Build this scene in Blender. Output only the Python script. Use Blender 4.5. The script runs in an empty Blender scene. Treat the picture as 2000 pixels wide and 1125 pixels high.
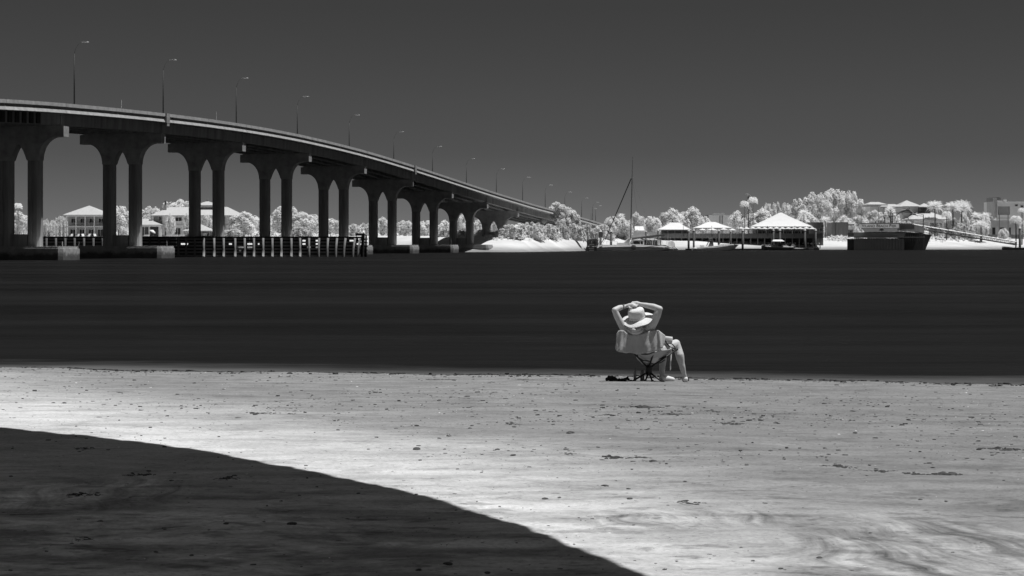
import bpy, bmesh, math, random
import numpy as np
from mathutils import Vector, Matrix
random.seed(7); rng = np.random.default_rng(7)
R = math.radians
scene = bpy.context.scene
C = scene.collection

# ------------------------------------------------------------------ camera
F = 3333.33; HY = 473.6; CH = 2.41          # focal length and horizon of the photograph in its pixels; eye height over the water
cam_d = bpy.data.cameras.new('camera'); cam = bpy.data.objects.new('camera', cam_d); C.objects.link(cam)
cam.location = (0, 0, CH); cam.rotation_euler = (R(90), 0, 0)
cam_d.lens = 60; cam_d.sensor_width = 36; cam_d.shift_y = -(562.5 - HY) / 2000
cam_d.clip_start = 0.2; cam_d.clip_end = 12000
cam_d.dof.use_dof = True; cam_d.dof.focus_distance = 26.0; cam_d.dof.aperture_fstop = 9.0
scene.camera = cam

# ------------------------------------------------------------------ light
SUN_EL, SUN_AZ = 74.0, 92.0                 # azimuth clockwise from +Y (into the picture): very high, from the right
se, sa = R(SUN_EL), R(SUN_AZ)
SUN = Vector((math.cos(se) * math.sin(sa), math.cos(se) * math.cos(sa), math.sin(se)))
sl = bpy.data.lights.new('sun', 'SUN'); sl.energy = 5.0; sl.angle = R(0.53); sl.color = (1, 1, 1)
so = bpy.data.objects.new('sun', sl); C.objects.link(so)
so.rotation_euler = SUN.to_track_quat('Z', 'Y').to_euler()
world = bpy.data.worlds.new('World'); scene.world = world; world.use_nodes = True
nt = world.node_tree; nt.nodes.clear()
wo = nt.nodes.new('ShaderNodeOutputWorld'); bg = nt.nodes.new('ShaderNodeBackground'); bg.inputs['Strength'].default_value = 0.10
sky = nt.nodes.new('ShaderNodeTexSky'); sky.sky_type = 'NISHITA'; sky.sun_disc = False
sky.sun_elevation = se; sky.sun_rotation = sa; sky.air_density = 1.0; sky.dust_density = 0.0; sky.ozone_density = 1.5
sep = nt.nodes.new('ShaderNodeSeparateColor')     # an infrared sky: only the red end of the daylight sky, which is dark overhead
gm = nt.nodes.new('ShaderNodeMath'); gm.operation = 'MULTIPLY_ADD'; gm.inputs[1].default_value = 0.055; gm.inputs[2].default_value = 0.18
wt = nt.nodes.new('ShaderNodeTexCoord'); wsx = nt.nodes.new('ShaderNodeSeparateXYZ')     # and it falls off steeply from the horizon up
wr = nt.nodes.new('ShaderNodeValToRGB'); wr.color_ramp.interpolation = 'LINEAR'
for i_, (p_, c_) in enumerate(((0.0, 2.7), (0.022, 2.19), (0.052, 1.62), (0.082, 1.57), (0.136, 1.32), (1.0, 1.28))):
    e_ = wr.color_ramp.elements[i_] if i_ < 2 else wr.color_ramp.elements.new(p_)
    e_.position = p_; e_.color = (c_, c_, c_, 1)
ml = nt.nodes.new('ShaderNodeMath'); ml.operation = 'MULTIPLY'
cmb = nt.nodes.new('ShaderNodeCombineColor')
L = nt.links.new
L(sky.outputs[0], sep.inputs[0]); L(sep.outputs[0], gm.inputs[0]); L(gm.outputs[0], ml.inputs[0]); L(wt.outputs['Generated'], wsx.inputs[0]); L(wsx.outputs[2], wr.inputs[0]); L(wr.outputs[0], ml.inputs[1])
for i in range(3): L(ml.outputs[0], cmb.inputs[i])
L(cmb.outputs[0], bg.inputs['Color']); L(bg.outputs[0], wo.inputs[0])
vs = scene.view_settings; vs.view_transform = 'Standard'; vs.look = 'None'; vs.exposure = 0; vs.gamma = 1; vs.use_curve_mapping = False
scene.cycles.use_denoising = True
scene.cycles.max_bounces = 24; scene.cycles.diffuse_bounces = 24; scene.cycles.transmission_bounces = 8; scene.cycles.caustics_reflective = False; scene.cycles.caustics_refractive = False

# ------------------------------------------------------------------ materials (all neutral: the place is seen in near infrared)
def mat(name, v, rough=0.85, var=0.12, scale=2.0, bump=0.0, bscale=20.0, spec=0.3, stretch=None, extra=None):
    m = bpy.data.materials.new(name); m.use_nodes = True
    t = m.node_tree; b = t.nodes['Principled BSDF']
    b.inputs['Roughness'].default_value = rough
    b.inputs['Specular IOR Level'].default_value = spec
    tc = t.nodes.new('ShaderNodeTexCoord'); mp = t.nodes.new('ShaderNodeMapping')
    if stretch: mp.inputs['Scale'].default_value = stretch
    t.links.new(tc.outputs['Object'], mp.inputs[0])
    n = t.nodes.new('ShaderNodeTexNoise'); n.inputs['Scale'].default_value = scale; n.inputs['Detail'].default_value = 6; n.inputs['Roughness'].default_value = 0.65
    t.links.new(mp.outputs[0], n.inputs['Vector'])
    mr = t.nodes.new('ShaderNodeMapRange'); mr.inputs['From Min'].default_value = 0.28; mr.inputs['From Max'].default_value = 0.72
    mr.inputs['To Min'].default_value = v * (1 - var); mr.inputs['To Max'].default_value = min(0.95, v * (1 + var))
    t.links.new(n.outputs[0], mr.inputs['Value'])
    src = mr.outputs[0]
    if extra: src = extra(t, tc, src)
    t.links.new(src, b.inputs['Base Color'])
    if bump:
        n2 = t.nodes.new('ShaderNodeTexNoise'); n2.inputs['Scale'].default_value = bscale; n2.inputs['Detail'].default_value = 5
        t.links.new(mp.outputs[0], n2.inputs['Vector'])
        bp = t.nodes.new('ShaderNodeBump'); bp.inputs['Strength'].default_value = bump; bp.inputs['Distance'].default_value = 0.05
        t.links.new(n2.outputs[0], bp.inputs['Height']); t.links.new(bp.outputs[0], b.inputs['Normal'])
    return m

def M2(t, op, a, b):
    n = t.nodes.new('ShaderNodeMath'); n.operation = op
    for i, q in enumerate((a, b)):
        if q is None: continue
        if isinstance(q, (int, float)): n.inputs[i].default_value = q
        else: t.links.new(q, n.inputs[i])
    return n.outputs[0]
def RNG(t, a, f0, f1, t0, t1, smooth=True):
    n = t.nodes.new('ShaderNodeMapRange'); n.interpolation_type = 'SMOOTHSTEP' if smooth else 'LINEAR'
    for k, q in zip(('From Min', 'From Max', 'To Min', 'To Max'), (f0, f1, t0, t1)): n.inputs[k].default_value = q
    t.links.new(a, n.inputs['Value']); return n.outputs[0]
def NOISE(t, vec, scale, detail=4, rough=0.6):
    n = t.nodes.new('ShaderNodeTexNoise'); n.inputs['Scale'].default_value = scale; n.inputs['Detail'].default_value = detail; n.inputs['Roughness'].default_value = rough
    t.links.new(vec, n.inputs['Vector']); return n.outputs[0]
def MAPV(t, vec, sc, rot=0):
    m = t.nodes.new('ShaderNodeMapping'); m.inputs['Scale'].default_value = sc; m.inputs['Rotation'].default_value = (0, 0, rot)
    t.links.new(vec, m.inputs[0]); return m.outputs[0]

def tide(t, tc, src):      # weed and damp below the tide mark of the pile caps (object z is height over the water)
    s = t.nodes.new('ShaderNodeSeparateXYZ'); t.links.new(tc.outputs['Object'], s.inputs[0])
    nz = NOISE(t, tc.outputs['Object'], 1.3, 6, 0.7)
    h = M2(t, 'ADD', s.outputs[2], M2(t, 'MULTIPLY', M2(t, 'SUBTRACT', nz, 0.5), 1.6))
    return M2(t, 'MULTIPLY', src, RNG(t, h, 0.5, 1.25, 0.28, 1.0))
MAT = {}
MAT['concrete'] = mat('bridge_concrete', 0.33, 0.9, 0.42, 0.8, 0.25, 6, stretch=(1, 1, 0.13))
MAT['pale_concrete'] = mat('parapet_concrete', 0.33, 0.9, 0.28, 1.2, 0.2, 8)
MAT['footing'] = mat('pile_cap_concrete', 0.42, 0.9, 0.3, 0.9, 0.4, 5, extra=tide)
MAT['cap'] = mat('pier_cap_concrete', 0.37, 0.9, 0.38, 0.6, 0.2, 6)
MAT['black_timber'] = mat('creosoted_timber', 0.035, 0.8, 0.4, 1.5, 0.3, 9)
MAT['pile'] = mat('weathered_pile_timber', 0.22, 0.85, 0.3, 1.5, 0.3, 9, stretch=(1, 1, 0.3))
MAT['dark_pile'] = mat('dark_mooring_timber', 0.11, 0.85, 0.3, 1.5, 0.2, 9)
MAT['white_paint'] = mat('white_paint', 0.72, 0.5, 0.05, 1.0)
MAT['white_fabric'] = mat('white_canvas', 0.70, 0.9, 0.04, 0.8)
MAT['roof'] = mat('pale_metal_roof', 0.47, 0.6, 0.10, 0.5, stretch=(3, 1, 1))
MAT['wall'] = mat('rendered_wall', 0.62, 0.9, 0.08, 0.4)
MAT['grey_wall'] = mat('grey_wall', 0.38, 0.9, 0.12, 0.3)
MAT['dark_wall'] = mat('dark_boarded_wall', 0.20, 0.85, 0.25, 0.5, stretch=(4, 4, 0.4))
MAT['deck_wood'] = mat('dark_deck_boards', 0.22, 0.85, 0.35, 1.1, stretch=(5, 5, 0.2))
MAT['glass'] = mat('dark_window_glass', 0.03, 0.12, 0.2, 0.5, spec=0.5)
MAT['metal'] = mat('galvanised_metal', 0.22, 0.55, 0.1, 3)
MAT['lamp_metal'] = mat('lamp_pole_metal', 0.03, 0.6, 0.1, 3)
MAT['lamp_white'] = mat('lamp_housing', 0.82, 0.35, 0.04, 3)
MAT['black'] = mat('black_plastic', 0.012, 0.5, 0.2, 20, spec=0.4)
MAT['hull'] = mat('boat_hull_grey', 0.80, 0.4, 0.1, 0.4, spec=0.4)
MAT['pale_hull'] = mat('boat_hull_white', 0.78, 0.35, 0.05, 0.4, spec=0.5)
MAT['sign'] = mat('sign_board_paint', 0.86, 0.7, 0.08, 0.6)
MAT['sign_dark'] = mat('sign_lettering', 0.05, 0.7, 0.05, 1)
MAT['rock'] = mat('riprap_stone', 0.58, 0.95, 0.35, 0.8, 0.5, 2)
MAT['bark'] = mat('pale_bark', 0.30, 0.9, 0.2, 2)
MAT['skin'] = mat('skin', 0.54, 0.55, 0.12, 5, 0.02, 60, spec=0.35)
MAT['straw'] = mat('pale_straw', 0.68, 0.8, 0.05, 12, 0.25, 60)
MAT['towel'] = mat('towel_cloth', 0.46, 0.95, 0.10, 6, 0.3, 160)
MAT['shirt'] = mat('shirt_cloth', 0.55, 0.9, 0.07, 5, 0.1, 60)
MAT['sling'] = mat('chair_sling_cloth', 0.42, 0.85, 0.06, 5)
MAT['shoe'] = mat('pale_shoe', 0.72, 0.6, 0.06, 9)
MAT['bottle'] = mat('bottle_grey', 0.32, 0.35, 0.1, 9, spec=0.5)
MAT['weed'] = mat('dried_seaweed', 0.05, 0.95, 0.6, 9, 0.4, 30)
MAT['stone'] = mat('dark_beach_stone', 0.09, 0.9, 0.5, 9, 0.4, 20)
MAT['shell'] = mat('white_shell', 0.8, 0.6, 0.1, 9)

def leaf_mat(name, v, tr=0.4):
    m = bpy.data.materials.new(name); m.use_nodes = True; t = m.node_tree; t.nodes.clear()
    o = t.nodes.new('ShaderNodeOutputMaterial'); d = t.nodes.new('ShaderNodeBsdfDiffuse'); q = t.nodes.new('ShaderNodeBsdfTranslucent'); x = t.nodes.new('ShaderNodeMixShader')
    x.inputs[0].default_value = tr
    tc = t.nodes.new('ShaderNodeTexCoord'); n = NOISE(t, tc.outputs['Object'], 3.0, 3)
    s = RNG(t, n, 0.3, 0.7, v * 0.8, min(0.95, v * 1.12))
    t.links.new(s, d.inputs[0]); t.links.new(s, q.inputs[0])
    t.links.new(d.outputs[0], x.inputs[1]); t.links.new(q.outputs[0], x.inputs[2]); t.links.new(x.outputs[0], o.inputs[0])
    return m
MAT['leaf'] = leaf_mat('infrared_white_foliage', 0.94, 0.50)
MAT['canopy'] = leaf_mat('added_canopy_cloth', 0.42, 0.48)
MAT['leaf_mid'] = leaf_mat('infrared_grey_and_shaded_foliage', 0.80, 0.48)  # greyer leaves; for shrubs under bridge and crowns the grey paints their shade
MAT['leaf_dark'] = leaf_mat('infrared_dull_foliage', 0.50)

# ------------------------------------------------------------------ mesh helpers
class MB:
    def __init__(s): s.v = []; s.f = []
    def add(s, vs, fs):
        o = len(s.v); s.v += [tuple(p) for p in vs]; s.f += [tuple(i + o for i in f) for f in fs]
    def box(s, c, d, rz=0, taper=1.0):
        x, y, z = (q / 2 for q in d); P = []
        for k, zz in ((taper if False else 1, -z), (taper, z)):
            for sx, sy in ((-1, -1), (1, -1), (1, 1), (-1, 1)):
                a, b = sx * x * k, sy * y * k
                P.append((c[0] + a * math.cos(rz) - b * math.sin(rz), c[1] + a * math.sin(rz) + b * math.cos(rz), c[2] + zz))
        s.add(P, [(0, 3, 2, 1), (4, 5, 6, 7), (0, 1, 5, 4), (1, 2, 6, 5), (2, 3, 7, 6), (3, 0, 4, 7)]); return s
    def span(s, x0, x1, y0, y1, z0, z1): return s.box(((x0 + x1) / 2, (y0 + y1) / 2, (z0 + z1) / 2), (abs(x1 - x0), abs(y1 - y0), abs(z1 - z0)))
    def tube(s, pts, rad, n=8, cap=True):
        pts = [Vector(p) for p in pts]; rad = rad if isinstance(rad, (list, tuple)) else [rad] * len(pts)
        rings = []
        up = Vector((0, 0, 1))
        for i, p in enumerate(pts):
            t = (pts[min(i + 1, len(pts) - 1)] - pts[max(i - 1, 0)]).normalized()
            a = t.cross(up)
            if a.length < 1e-3: a = t.cross(Vector((0, 1, 0)))
            a.normalize(); b = a.cross(t).normalized()
            rings.append([p + rad[i] * (math.cos(2 * math.pi * k / n) * a + math.sin(2 * math.pi * k / n) * b) for k in range(n)])
        vs = [q for r in rings for q in r]; fs = []
        for i in range(len(pts) - 1):
            for k in range(n):
                fs.append((i * n + k, i * n + (k + 1) % n, (i + 1) * n + (k + 1) % n, (i + 1) * n + k))
        if cap: fs.append(tuple(range(n))[::-1]); fs.append(tuple((len(pts) - 1) * n + k for k in range(n)))
        s.add(vs, fs); return s
    def lathe(s, prof, n=16, c=(0, 0, 0), axis=None):
        vs = []; fs = []
        for r, z in prof:
            for k in range(n): vs.append(Vector((r * math.cos(2 * math.pi * k / n), r * math.sin(2 * math.pi * k / n), z)))
        for i in range(len(prof) - 1):
            for k in range(n): fs.append((i * n + k, i * n + (k + 1) % n, (i + 1) * n + (k + 1) % n, (i + 1) * n + k))
        if axis is not None:
            q = Vector(axis).normalized().to_track_quat('Z', 'Y'); vs = [q @ p for p in vs]
        s.add([p + Vector(c) for p in vs], fs); return s
    def hip(s, x0, x1, y0, y1, z0, z1, r0, r1, th=0.25):     # hipped roof: eaves rectangle, ridge r0..r1 at height z1
        ym = (y0 + y1) / 2
        vs = [(x0, y0, z0), (x1, y0, z0), (x1, y1, z0), (x0, y1, z0), (r0, ym, z1), (r1, ym, z1)]
        vs += [(x, y, z - th) for x, y, z in vs[:4]]
        s.add(vs, [(0, 1, 5, 4), (1, 2, 5), (2, 3, 4, 5), (3, 0, 4), (6, 7, 1, 0), (7, 8, 2, 1), (8, 9, 3, 2), (9, 6, 0, 3), (9, 8, 7, 6)]); return s
    def prism(s, poly, a, b, f):                              # poly in 2-D, extruded between a and b; f(p, t) gives the 3-D point
        n = len(poly); s.add([f(p, a) for p in poly] + [f(p, b) for p in poly],
              [tuple(range(n))[::-1], tuple(range(n, 2 * n))] + [(i, (i + 1) % n, n + (i + 1) % n, n + i) for i in range(n)]); return s
    def mesh(s, name, m, smooth=False):
        me = bpy.data.meshes.new(name); me.from_pydata(s.v, [], s.f); me.update()
        if m: me.materials.append(m)
        if smooth:
            for p in me.polygons: p.use_smooth = True
        return me
    def build(s, name, m, parent=None, loc=(0, 0, 0), rot=(0, 0, 0), smooth=False): return put(name, s.mesh(name, m, smooth), parent, loc, rot)

def put(name, me, parent=None, loc=(0, 0, 0), rot=(0, 0, 0), sc=(1, 1, 1)):
    o = bpy.data.objects.new(name, me); C.objects.link(o); o.parent = parent
    o.location = loc; o.rotation_euler = rot; o.scale = sc; return o
def tag(o, label=None, cat=None, group=None, kind=None):
    for k, q in (('label', label), ('category', cat), ('group', group), ('kind', kind)):
        if q: o[k] = q
    return o
def thing(name, label, cat, loc=(0, 0, 0), rz=0, group=None):
    return tag(put(name, None, None, loc, (0, 0, rz)), label, cat, group)
def W(px, py, Y): return Vector(((px - 1000) / F * Y, Y, CH + (HY - py) / F * Y))
def WX(px, Y): return (px - 1000) / F * Y
def WZ(py, Y): return CH + (HY - py) / F * Y

# value noise in numpy
_perm = rng.random((512, 512))
def vnoise(x, y):
    xi = np.floor(x).astype(int); yi = np.floor(y).astype(int); fx = x - xi; fy = y - yi
    fx = fx * fx * (3 - 2 * fx); fy = fy * fy * (3 - 2 * fy)
    g = lambda i, j: _perm[i % 512, j % 512]
    return (g(xi, yi) * (1 - fx) * (1 - fy) + g(xi + 1, yi) * fx * (1 - fy) + g(xi, yi + 1) * (1 - fx) * fy + g(xi + 1, yi + 1) * fx * fy) - 0.5
def fbm(x, y, o=4, g=0.5):
    s = 0; a = 1
    for i in range(o): s = s + a * vnoise(x + 17.3 * i, y + 5.1 * i); x = x * 2.03; y = y * 2.03; a *= g
    return s
def np_mesh(name, V, Q, m, smooth=True):
    me = bpy.data.meshes.new(name); k = Q.shape[1]
    me.vertices.add(len(V)); me.vertices.foreach_set('co', V.astype(np.float32).ravel())
    me.loops.add(Q.size); me.loops.foreach_set('vertex_index', Q.astype(np.int32).ravel())
    me.polygons.add(len(Q)); me.polygons.foreach_set('loop_start', np.arange(0, Q.size, k, dtype=np.int32)); me.polygons.foreach_set('loop_total', np.full(len(Q), k, dtype=np.int32))
    me.polygons.foreach_set('use_smooth', np.full(len(Q), smooth)); me.update(calc_edges=True); me.validate()
    me.materials.append(m); return me
def grid_mesh(name, X, Y, Z, m):
    ny, nx = X.shape; V = np.stack([X.ravel(), Y.ravel(), Z.ravel()], 1)
    i = np.arange(ny * nx).reshape(ny, nx); Q = np.stack([i[:-1, :-1].ravel(), i[:-1, 1:].ravel(), i[1:, 1:].ravel(), i[1:, :-1].ravel()], 1)
    return np_mesh(name, V, Q, m)

# ------------------------------------------------------------------ near beach
def edge_y(x): return 30.75 - 0.205 * x + 0.22 * np.sin(x * 0.45 + 1.0) + 0.10 * np.sin(x * 1.3) + 0.06 * np.sin(x * 3.1 + 2)
def beach_z(x, y):
    d = edge_y(x) - y
    return np.where(d < 0, 0.075 * d, np.interp(d, [0, 1.2, 5, 12, 22, 40, 140], [0, 0.10, 0.31, 0.50, 0.74, 1.05, 2.2]))
def beach_fine(x, y):
    z = beach_z(x, y); d = edge_y(x) - y
    wet = np.clip((d + 0.2) / 1.5, 0, 1)
    near = np.clip((13.5 - y) / 4, 0, 1)
    z = z + wet * near * 0.03 * np.minimum(fbm(x * 2.2 + 50, y * 3.2 + 7, 3) + 0.12, 0)
    z = z + wet * (0.018 * fbm(x * 0.55, y * 1.1, 3) + 0.012 * fbm(x * 2.1, y * 4.2, 3) + 0.007 * fbm(x * 7, y * 12, 2))
    rough = np.clip(fbm(x * 0.30 + 3, y * 0.5 + 9, 2) * 3 + 0.2, 0, 1)
    return z + wet * rough * 0.022 * np.maximum(fbm(x * 4.0 + 31, y * 7.0 + 3, 3) - 0.12, 0)
xs = np.unique(np.concatenate([np.linspace(-300, -30, 28), np.linspace(-30, -13, 60), np.arange(-13, 13, 0.055), np.linspace(13, 30, 60), np.linspace(30, 300, 28)]))
ys = np.unique(np.concatenate([np.linspace(-140, -4, 24), np.linspace(-4, 6.5, 50), np.arange(6.5, 14, 0.035), np.arange(14, 36, 0.055), np.linspace(36, 110, 40)]))
GX, GY = np.meshgrid(xs, ys); GZ = beach_fine(GX, GY)

def sand_material():
    m = bpy.data.materials.new('beach_sand'); m.use_nodes = True; t = m.node_tree; b = t.nodes['Principled BSDF']
    tc = t.nodes.new('ShaderNodeTexCoord'); O = tc.outputs['Object']
    s = t.nodes.new('ShaderNodeSeparateXYZ'); t.links.new(O, s.inputs[0])
    d = M2(t, 'SUBTRACT', M2(t, 'SUBTRACT', 30.75, M2(t, 'MULTIPLY', s.outputs[0], 0.205)), s.outputs[1])
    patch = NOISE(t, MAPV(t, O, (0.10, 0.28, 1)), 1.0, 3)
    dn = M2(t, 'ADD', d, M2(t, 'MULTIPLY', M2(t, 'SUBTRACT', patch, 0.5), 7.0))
    e = M2(t, 'ADD', M2(t, 'MULTIPLY', M2(t, 'ADD', s.outputs[0], 4.8), 0.817), M2(t, 'MULTIPLY', M2(t, 'SUBTRACT', s.outputs[1], 16.1), 0.58))   # glow beside the shadow edge, painted as brighter sand along this line
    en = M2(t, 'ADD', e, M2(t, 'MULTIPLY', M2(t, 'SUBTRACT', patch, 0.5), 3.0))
    edge_glow = M2(t, 'MULTIPLY', RNG(t, en, 0.8, 5.2, 1.0, 0.12), RNG(t, s.outputs[0], -0.6, 2.4, 1.0, 0.36))
    base = M2(t, 'ADD', 0.180, M2(t, 'MULTIPLY', edge_glow, 0.33))
    wet = RNG(t, M2(t, 'ADD', d, M2(t, 'MULTIPLY', M2(t, 'SUBTRACT', NOISE(t, MAPV(t, O, (0.5, 2, 1)), 1.0, 4), 0.5), 0.8)), 0.0, 0.7, 0.42, 1.0)
    base = M2(t, 'MULTIPLY', base, wet)
    streak = NOISE(t, MAPV(t, O, (0.75, 2.6, 1), 0.05), 1.0, 6, 0.62)
    base = M2(t, 'MULTIPLY', base, RNG(t, streak, 0.32, 0.68, 0.82, 1.16))
    st2 = NOISE(t, MAPV(t, O, (2.0, 7.0, 1), -0.10), 1.0, 3, 0.6)
    base = M2(t, 'ADD', base, M2(t, 'MULTIPLY', RNG(t, st2, 0.60, 0.76, 0, 1), 0.06))
    blot = NOISE(t, MAPV(t, O, (1.4, 2.4, 1)), 1.0, 6, 0.7)
    base = M2(t, 'MULTIPLY', base, RNG(t, blot, 0.28, 0.50, 0.66, 1.0))
    # rills left by draining water, running down the slope on the right and at the left in the foreground
    warp = NOISE(t, MAPV(t, O, (0.6, 0.6, 1)), 1.0, 2)
    wx = M2(t, 'ADD', M2(t, 'ADD', s.outputs[0], M2(t, 'MULTIPLY', s.outputs[1], 0.16)), M2(t, 'MULTIPLY', warp, 1.2))
    cx = t.nodes.new('ShaderNodeCombineXYZ'); t.links.new(M2(t, 'MULTIPLY', wx, 6.5), cx.inputs[0]); t.links.new(M2(t, 'MULTIPLY', s.outputs[1], 0.55), cx.inputs[1])
    rill = NOISE(t, cx.outputs[0], 1.0, 5, 0.65)
    def blob(x0, y0, rx, ry):
        a = M2(t, 'DIVIDE', M2(t, 'SUBTRACT', s.outputs[0], x0), rx); c = M2(t, 'DIVIDE', M2(t, 'SUBTRACT', s.outputs[1], y0), ry)
        r = M2(t, 'ADD', M2(t, 'MULTIPLY', a, a), M2(t, 'MULTIPLY', c, c))
        return RNG(t, M2(t, 'ADD', r, M2(t, 'MULTIPLY', M2(t, 'SUBTRACT', patch, 0.5), 1.2)), 0.1, 1.0, 1, 0)
    msk = M2(t, 'MAXIMUM', M2(t, 'MAXIMUM', blob(2.35, 9.3, 1.0, 1.9), blob(1.1, 10.6, 0.8, 0.6)), M2(t, 'MULTIPLY', blob(-2.9, 11.8, 0.8, 1.3), 0.8))
    base = M2(t, 'MULTIPLY', base, M2(t, 'ADD', 1.0, M2(t, 'MULTIPLY', msk, M2(t, 'MULTIPLY', M2(t, 'SUBTRACT', rill, 0.53), 3.4))))
    near = RNG(t, s.outputs[1], 10.0, 15.0, 1.0, 0.0)
    crust = NOISE(t, MAPV(t, O, (1.0, 2.0, 1), 0.18), 1.0, 7, 0.66)
    shore_side = RNG(t, e, -1.5, 1.2, 1.0, 0.45)
    near = M2(t, 'MULTIPLY', near, shore_side)
    base = M2(t, 'MULTIPLY', base, M2(t, 'ADD', 1.0, M2(t, 'MULTIPLY', near, RNG(t, crust, 0.36, 0.64, -0.50, 0.42))))
    scuff = NOISE(t, MAPV(t, O, (2.6, 4.6, 2), 0.3), 1.0, 5, 0.6)
    base = M2(t, 'MULTIPLY', base, M2(t, 'SUBTRACT', 1.0, M2(t, 'MULTIPLY', RNG(t, s.outputs[1], 9.0, 15.0, 1.0, 0.25), RNG(t, scuff, 0.36, 0.46, 0.42, 0.0))))
    speck = NOISE(t, MAPV(t, O, (14, 22, 14)), 1.0, 3, 0.6)
    base = M2(t, 'MULTIPLY', base, RNG(t, speck, 0.28, 0.42, 0.55, 1.0))
    grain = NOISE(t, MAPV(t, O, (28, 40, 28)), 1.0, 3, 0.7)
    base = M2(t, 'MULTIPLY', base, RNG(t, grain, 0.3, 0.7, 0.86, 1.14))
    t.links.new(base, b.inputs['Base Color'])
    b.inputs['Roughness'].default_value = 0.92; b.inputs['Specular IOR Level'].default_value = 0.2
    n1 = NOISE(t, MAPV(t, O, (1, 1.3, 1)), 7.0, 8, 0.78); n2 = NOISE(t, MAPV(t, O, (0.5, 2.4, 1)), 3.0, 4)
    h = M2(t, 'ADD', n1, M2(t, 'ADD', n2, M2(t, 'MULTIPLY', M2(t, 'MULTIPLY', rill, msk), 1.5)))
    bp = t.nodes.new('ShaderNodeBump'); bp.inputs['Strength'].default_value = 0.55; bp.inputs['Distance'].default_value = 0.035
    t.links.new(h, bp.inputs['Height']); t.links.new(bp.outputs[0], b.inputs['Normal'])
    return m
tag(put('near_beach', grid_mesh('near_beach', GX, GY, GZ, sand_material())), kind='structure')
def bz(x, y): return float(beach_fine(np.array([x]), np.array([y]))[0])
def on_beach(px, py):       # the beach point seen at a pixel of the photograph
    lo, hi = 5.0, 34.0
    for _ in range(40):
        m = (lo + hi) / 2; x = WX(px, m); yy = HY + (CH - float(beach_z(np.array([x]), np.array([m]))[0])) / m * F
        if yy > py: lo = m
        else: hi = m
    return WX(px, lo), lo

# ------------------------------------------------------------------ river
def water_material():
    m = bpy.data.materials.new('river_water'); m.use_nodes = True; t = m.node_tree; b = t.nodes['Principled BSDF']
    tc = t.nodes.new('ShaderNodeTexCoord'); O = tc.outputs['Object']
    s = t.nodes.new('ShaderNodeSeparateXYZ'); t.links.new(O, s.inputs[0])
    d = M2(t, 'SUBTRACT', s.outputs[1], M2(t, 'SUBTRACT', 30.75, M2(t, 'MULTIPLY', s.outputs[0], 0.205)))
    n = NOISE(t, MAPV(t, O, (0.02, 0.09, 1)), 1.0, 5, 0.65)
    col = RNG(t, n, 0.3, 0.75, 0.0045, 0.012)
    # thin swash over the sand at the edge lets the bottom show
    nz = NOISE(t, MAPV(t, O, (0.22, 0.9, 1)), 1.0, 4)
    sw = RNG(t, M2(t, 'ADD', d, M2(t, 'MULTIPLY', M2(t, 'SUBTRACT', nz, 0.5), 3.2)), -0.6, 2.4, 0.10, 0.0)
    t.links.new(M2(t, 'ADD', col, sw), b.inputs['Base Color'])
    n2 = NOISE(t, MAPV(t, O, (0.012, 0.10, 1), 0.03), 1.0, 6, 0.7)
    t.links.new(RNG(t, n2, 0.3, 0.7, 0.32, 0.55), b.inputs['Roughness'])
    b.inputs['IOR'].default_value = 1.33
    t.links.new(RNG(t, n2, 0.35, 0.75, 0.02, 0.22), b.inputs['Specular IOR Level'])
    w1 = NOISE(t, MAPV(t, O, (0.25, 1.2, 1)), 1.0, 5, 0.6)
    bp = t.nodes.new('ShaderNodeBump'); bp.inputs['Strength'].default_value = 0.5; bp.inputs['Distance'].default_value = 0.25
    t.links.new(w1, bp.inputs['Height']); t.links.new(bp.outputs[0], b.inputs['Normal'])
    return m
wx_ = np.array([-3000, -800, -200, 0, 200, 800, 3000.0]); wy_ = np.array([24, 60, 150, 300, 500, 900, 4000.0])
A, B = np.meshgrid(wx_, wy_)
tag(put('river_water', grid_mesh('river_water', A, B, A * 0, water_material())), kind='structure')

# ------------------------------------------------------------------ far bank
SH = np.array([(-3000, 560), (-400, 540), (-160, 520), (-95, 505), (-45, 480), (-24, 446), (-13, 428), (2, 432), (10, 456), (19, 480), (23.5, 516), (46, 566), (105, 583), (150, 590), (190, 612), (400, 640), (3000, 700)], float)
def shore(x): return np.interp(x, SH[:, 0], SH[:, 1])
def bank_d(d): return np.where(d < 0, 0.06 * d, np.interp(d, [0, 6, 14, 22, 60, 3000], [0, 0.9, 2.7, 3.8, 4.4, 5.0]))
def gz(x, y): return float(bank_d(y - shore(np.array([x])))[0])
bx = np.unique(np.concatenate([np.linspace(-3000, -420, 12), np.arange(-420, 420, 3.0), np.linspace(420, 3000, 12)]))
bd = np.concatenate([np.arange(-12, 64, 2.0), np.array([80, 120, 200, 400, 900, 2000, 4500.0])])
BX, BD = np.meshgrid(bx, bd); BY = shore(BX) + BD
BZ = bank_d(BD) + np.where((BD > 2) & (BD < 200), 0.35 * fbm(BX * 0.08, BY * 0.08, 3), 0)
def bank_extra(t, tc, src):
    s = t.nodes.new('ShaderNodeSeparateXYZ'); t.links.new(tc.outputs['Object'], s.inputs[0])
    h = M2(t, 'ADD', s.outputs[2], M2(t, 'MULTIPLY', M2(t, 'SUBTRACT', NOISE(t, MAPV(t, tc.outputs['Object'], (0.06, 0.06, 0.5)), 1.0, 4), 0.5), 1.0))
    return M2(t, 'MULTIPLY', src, RNG(t, h, 0.1, 1.7, 0.40, 1.0))       # damp sand below the tide line
bank_m = mat('far_bank_sand', 0.55, 0.95, 0.22, 0.15, 0.2, 1.0, stretch=(0.3, 1, 1), extra=bank_extra)
tag(put('far_bank', grid_mesh('far_bank', BX, BY, BZ, bank_m)), kind='structure')

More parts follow.
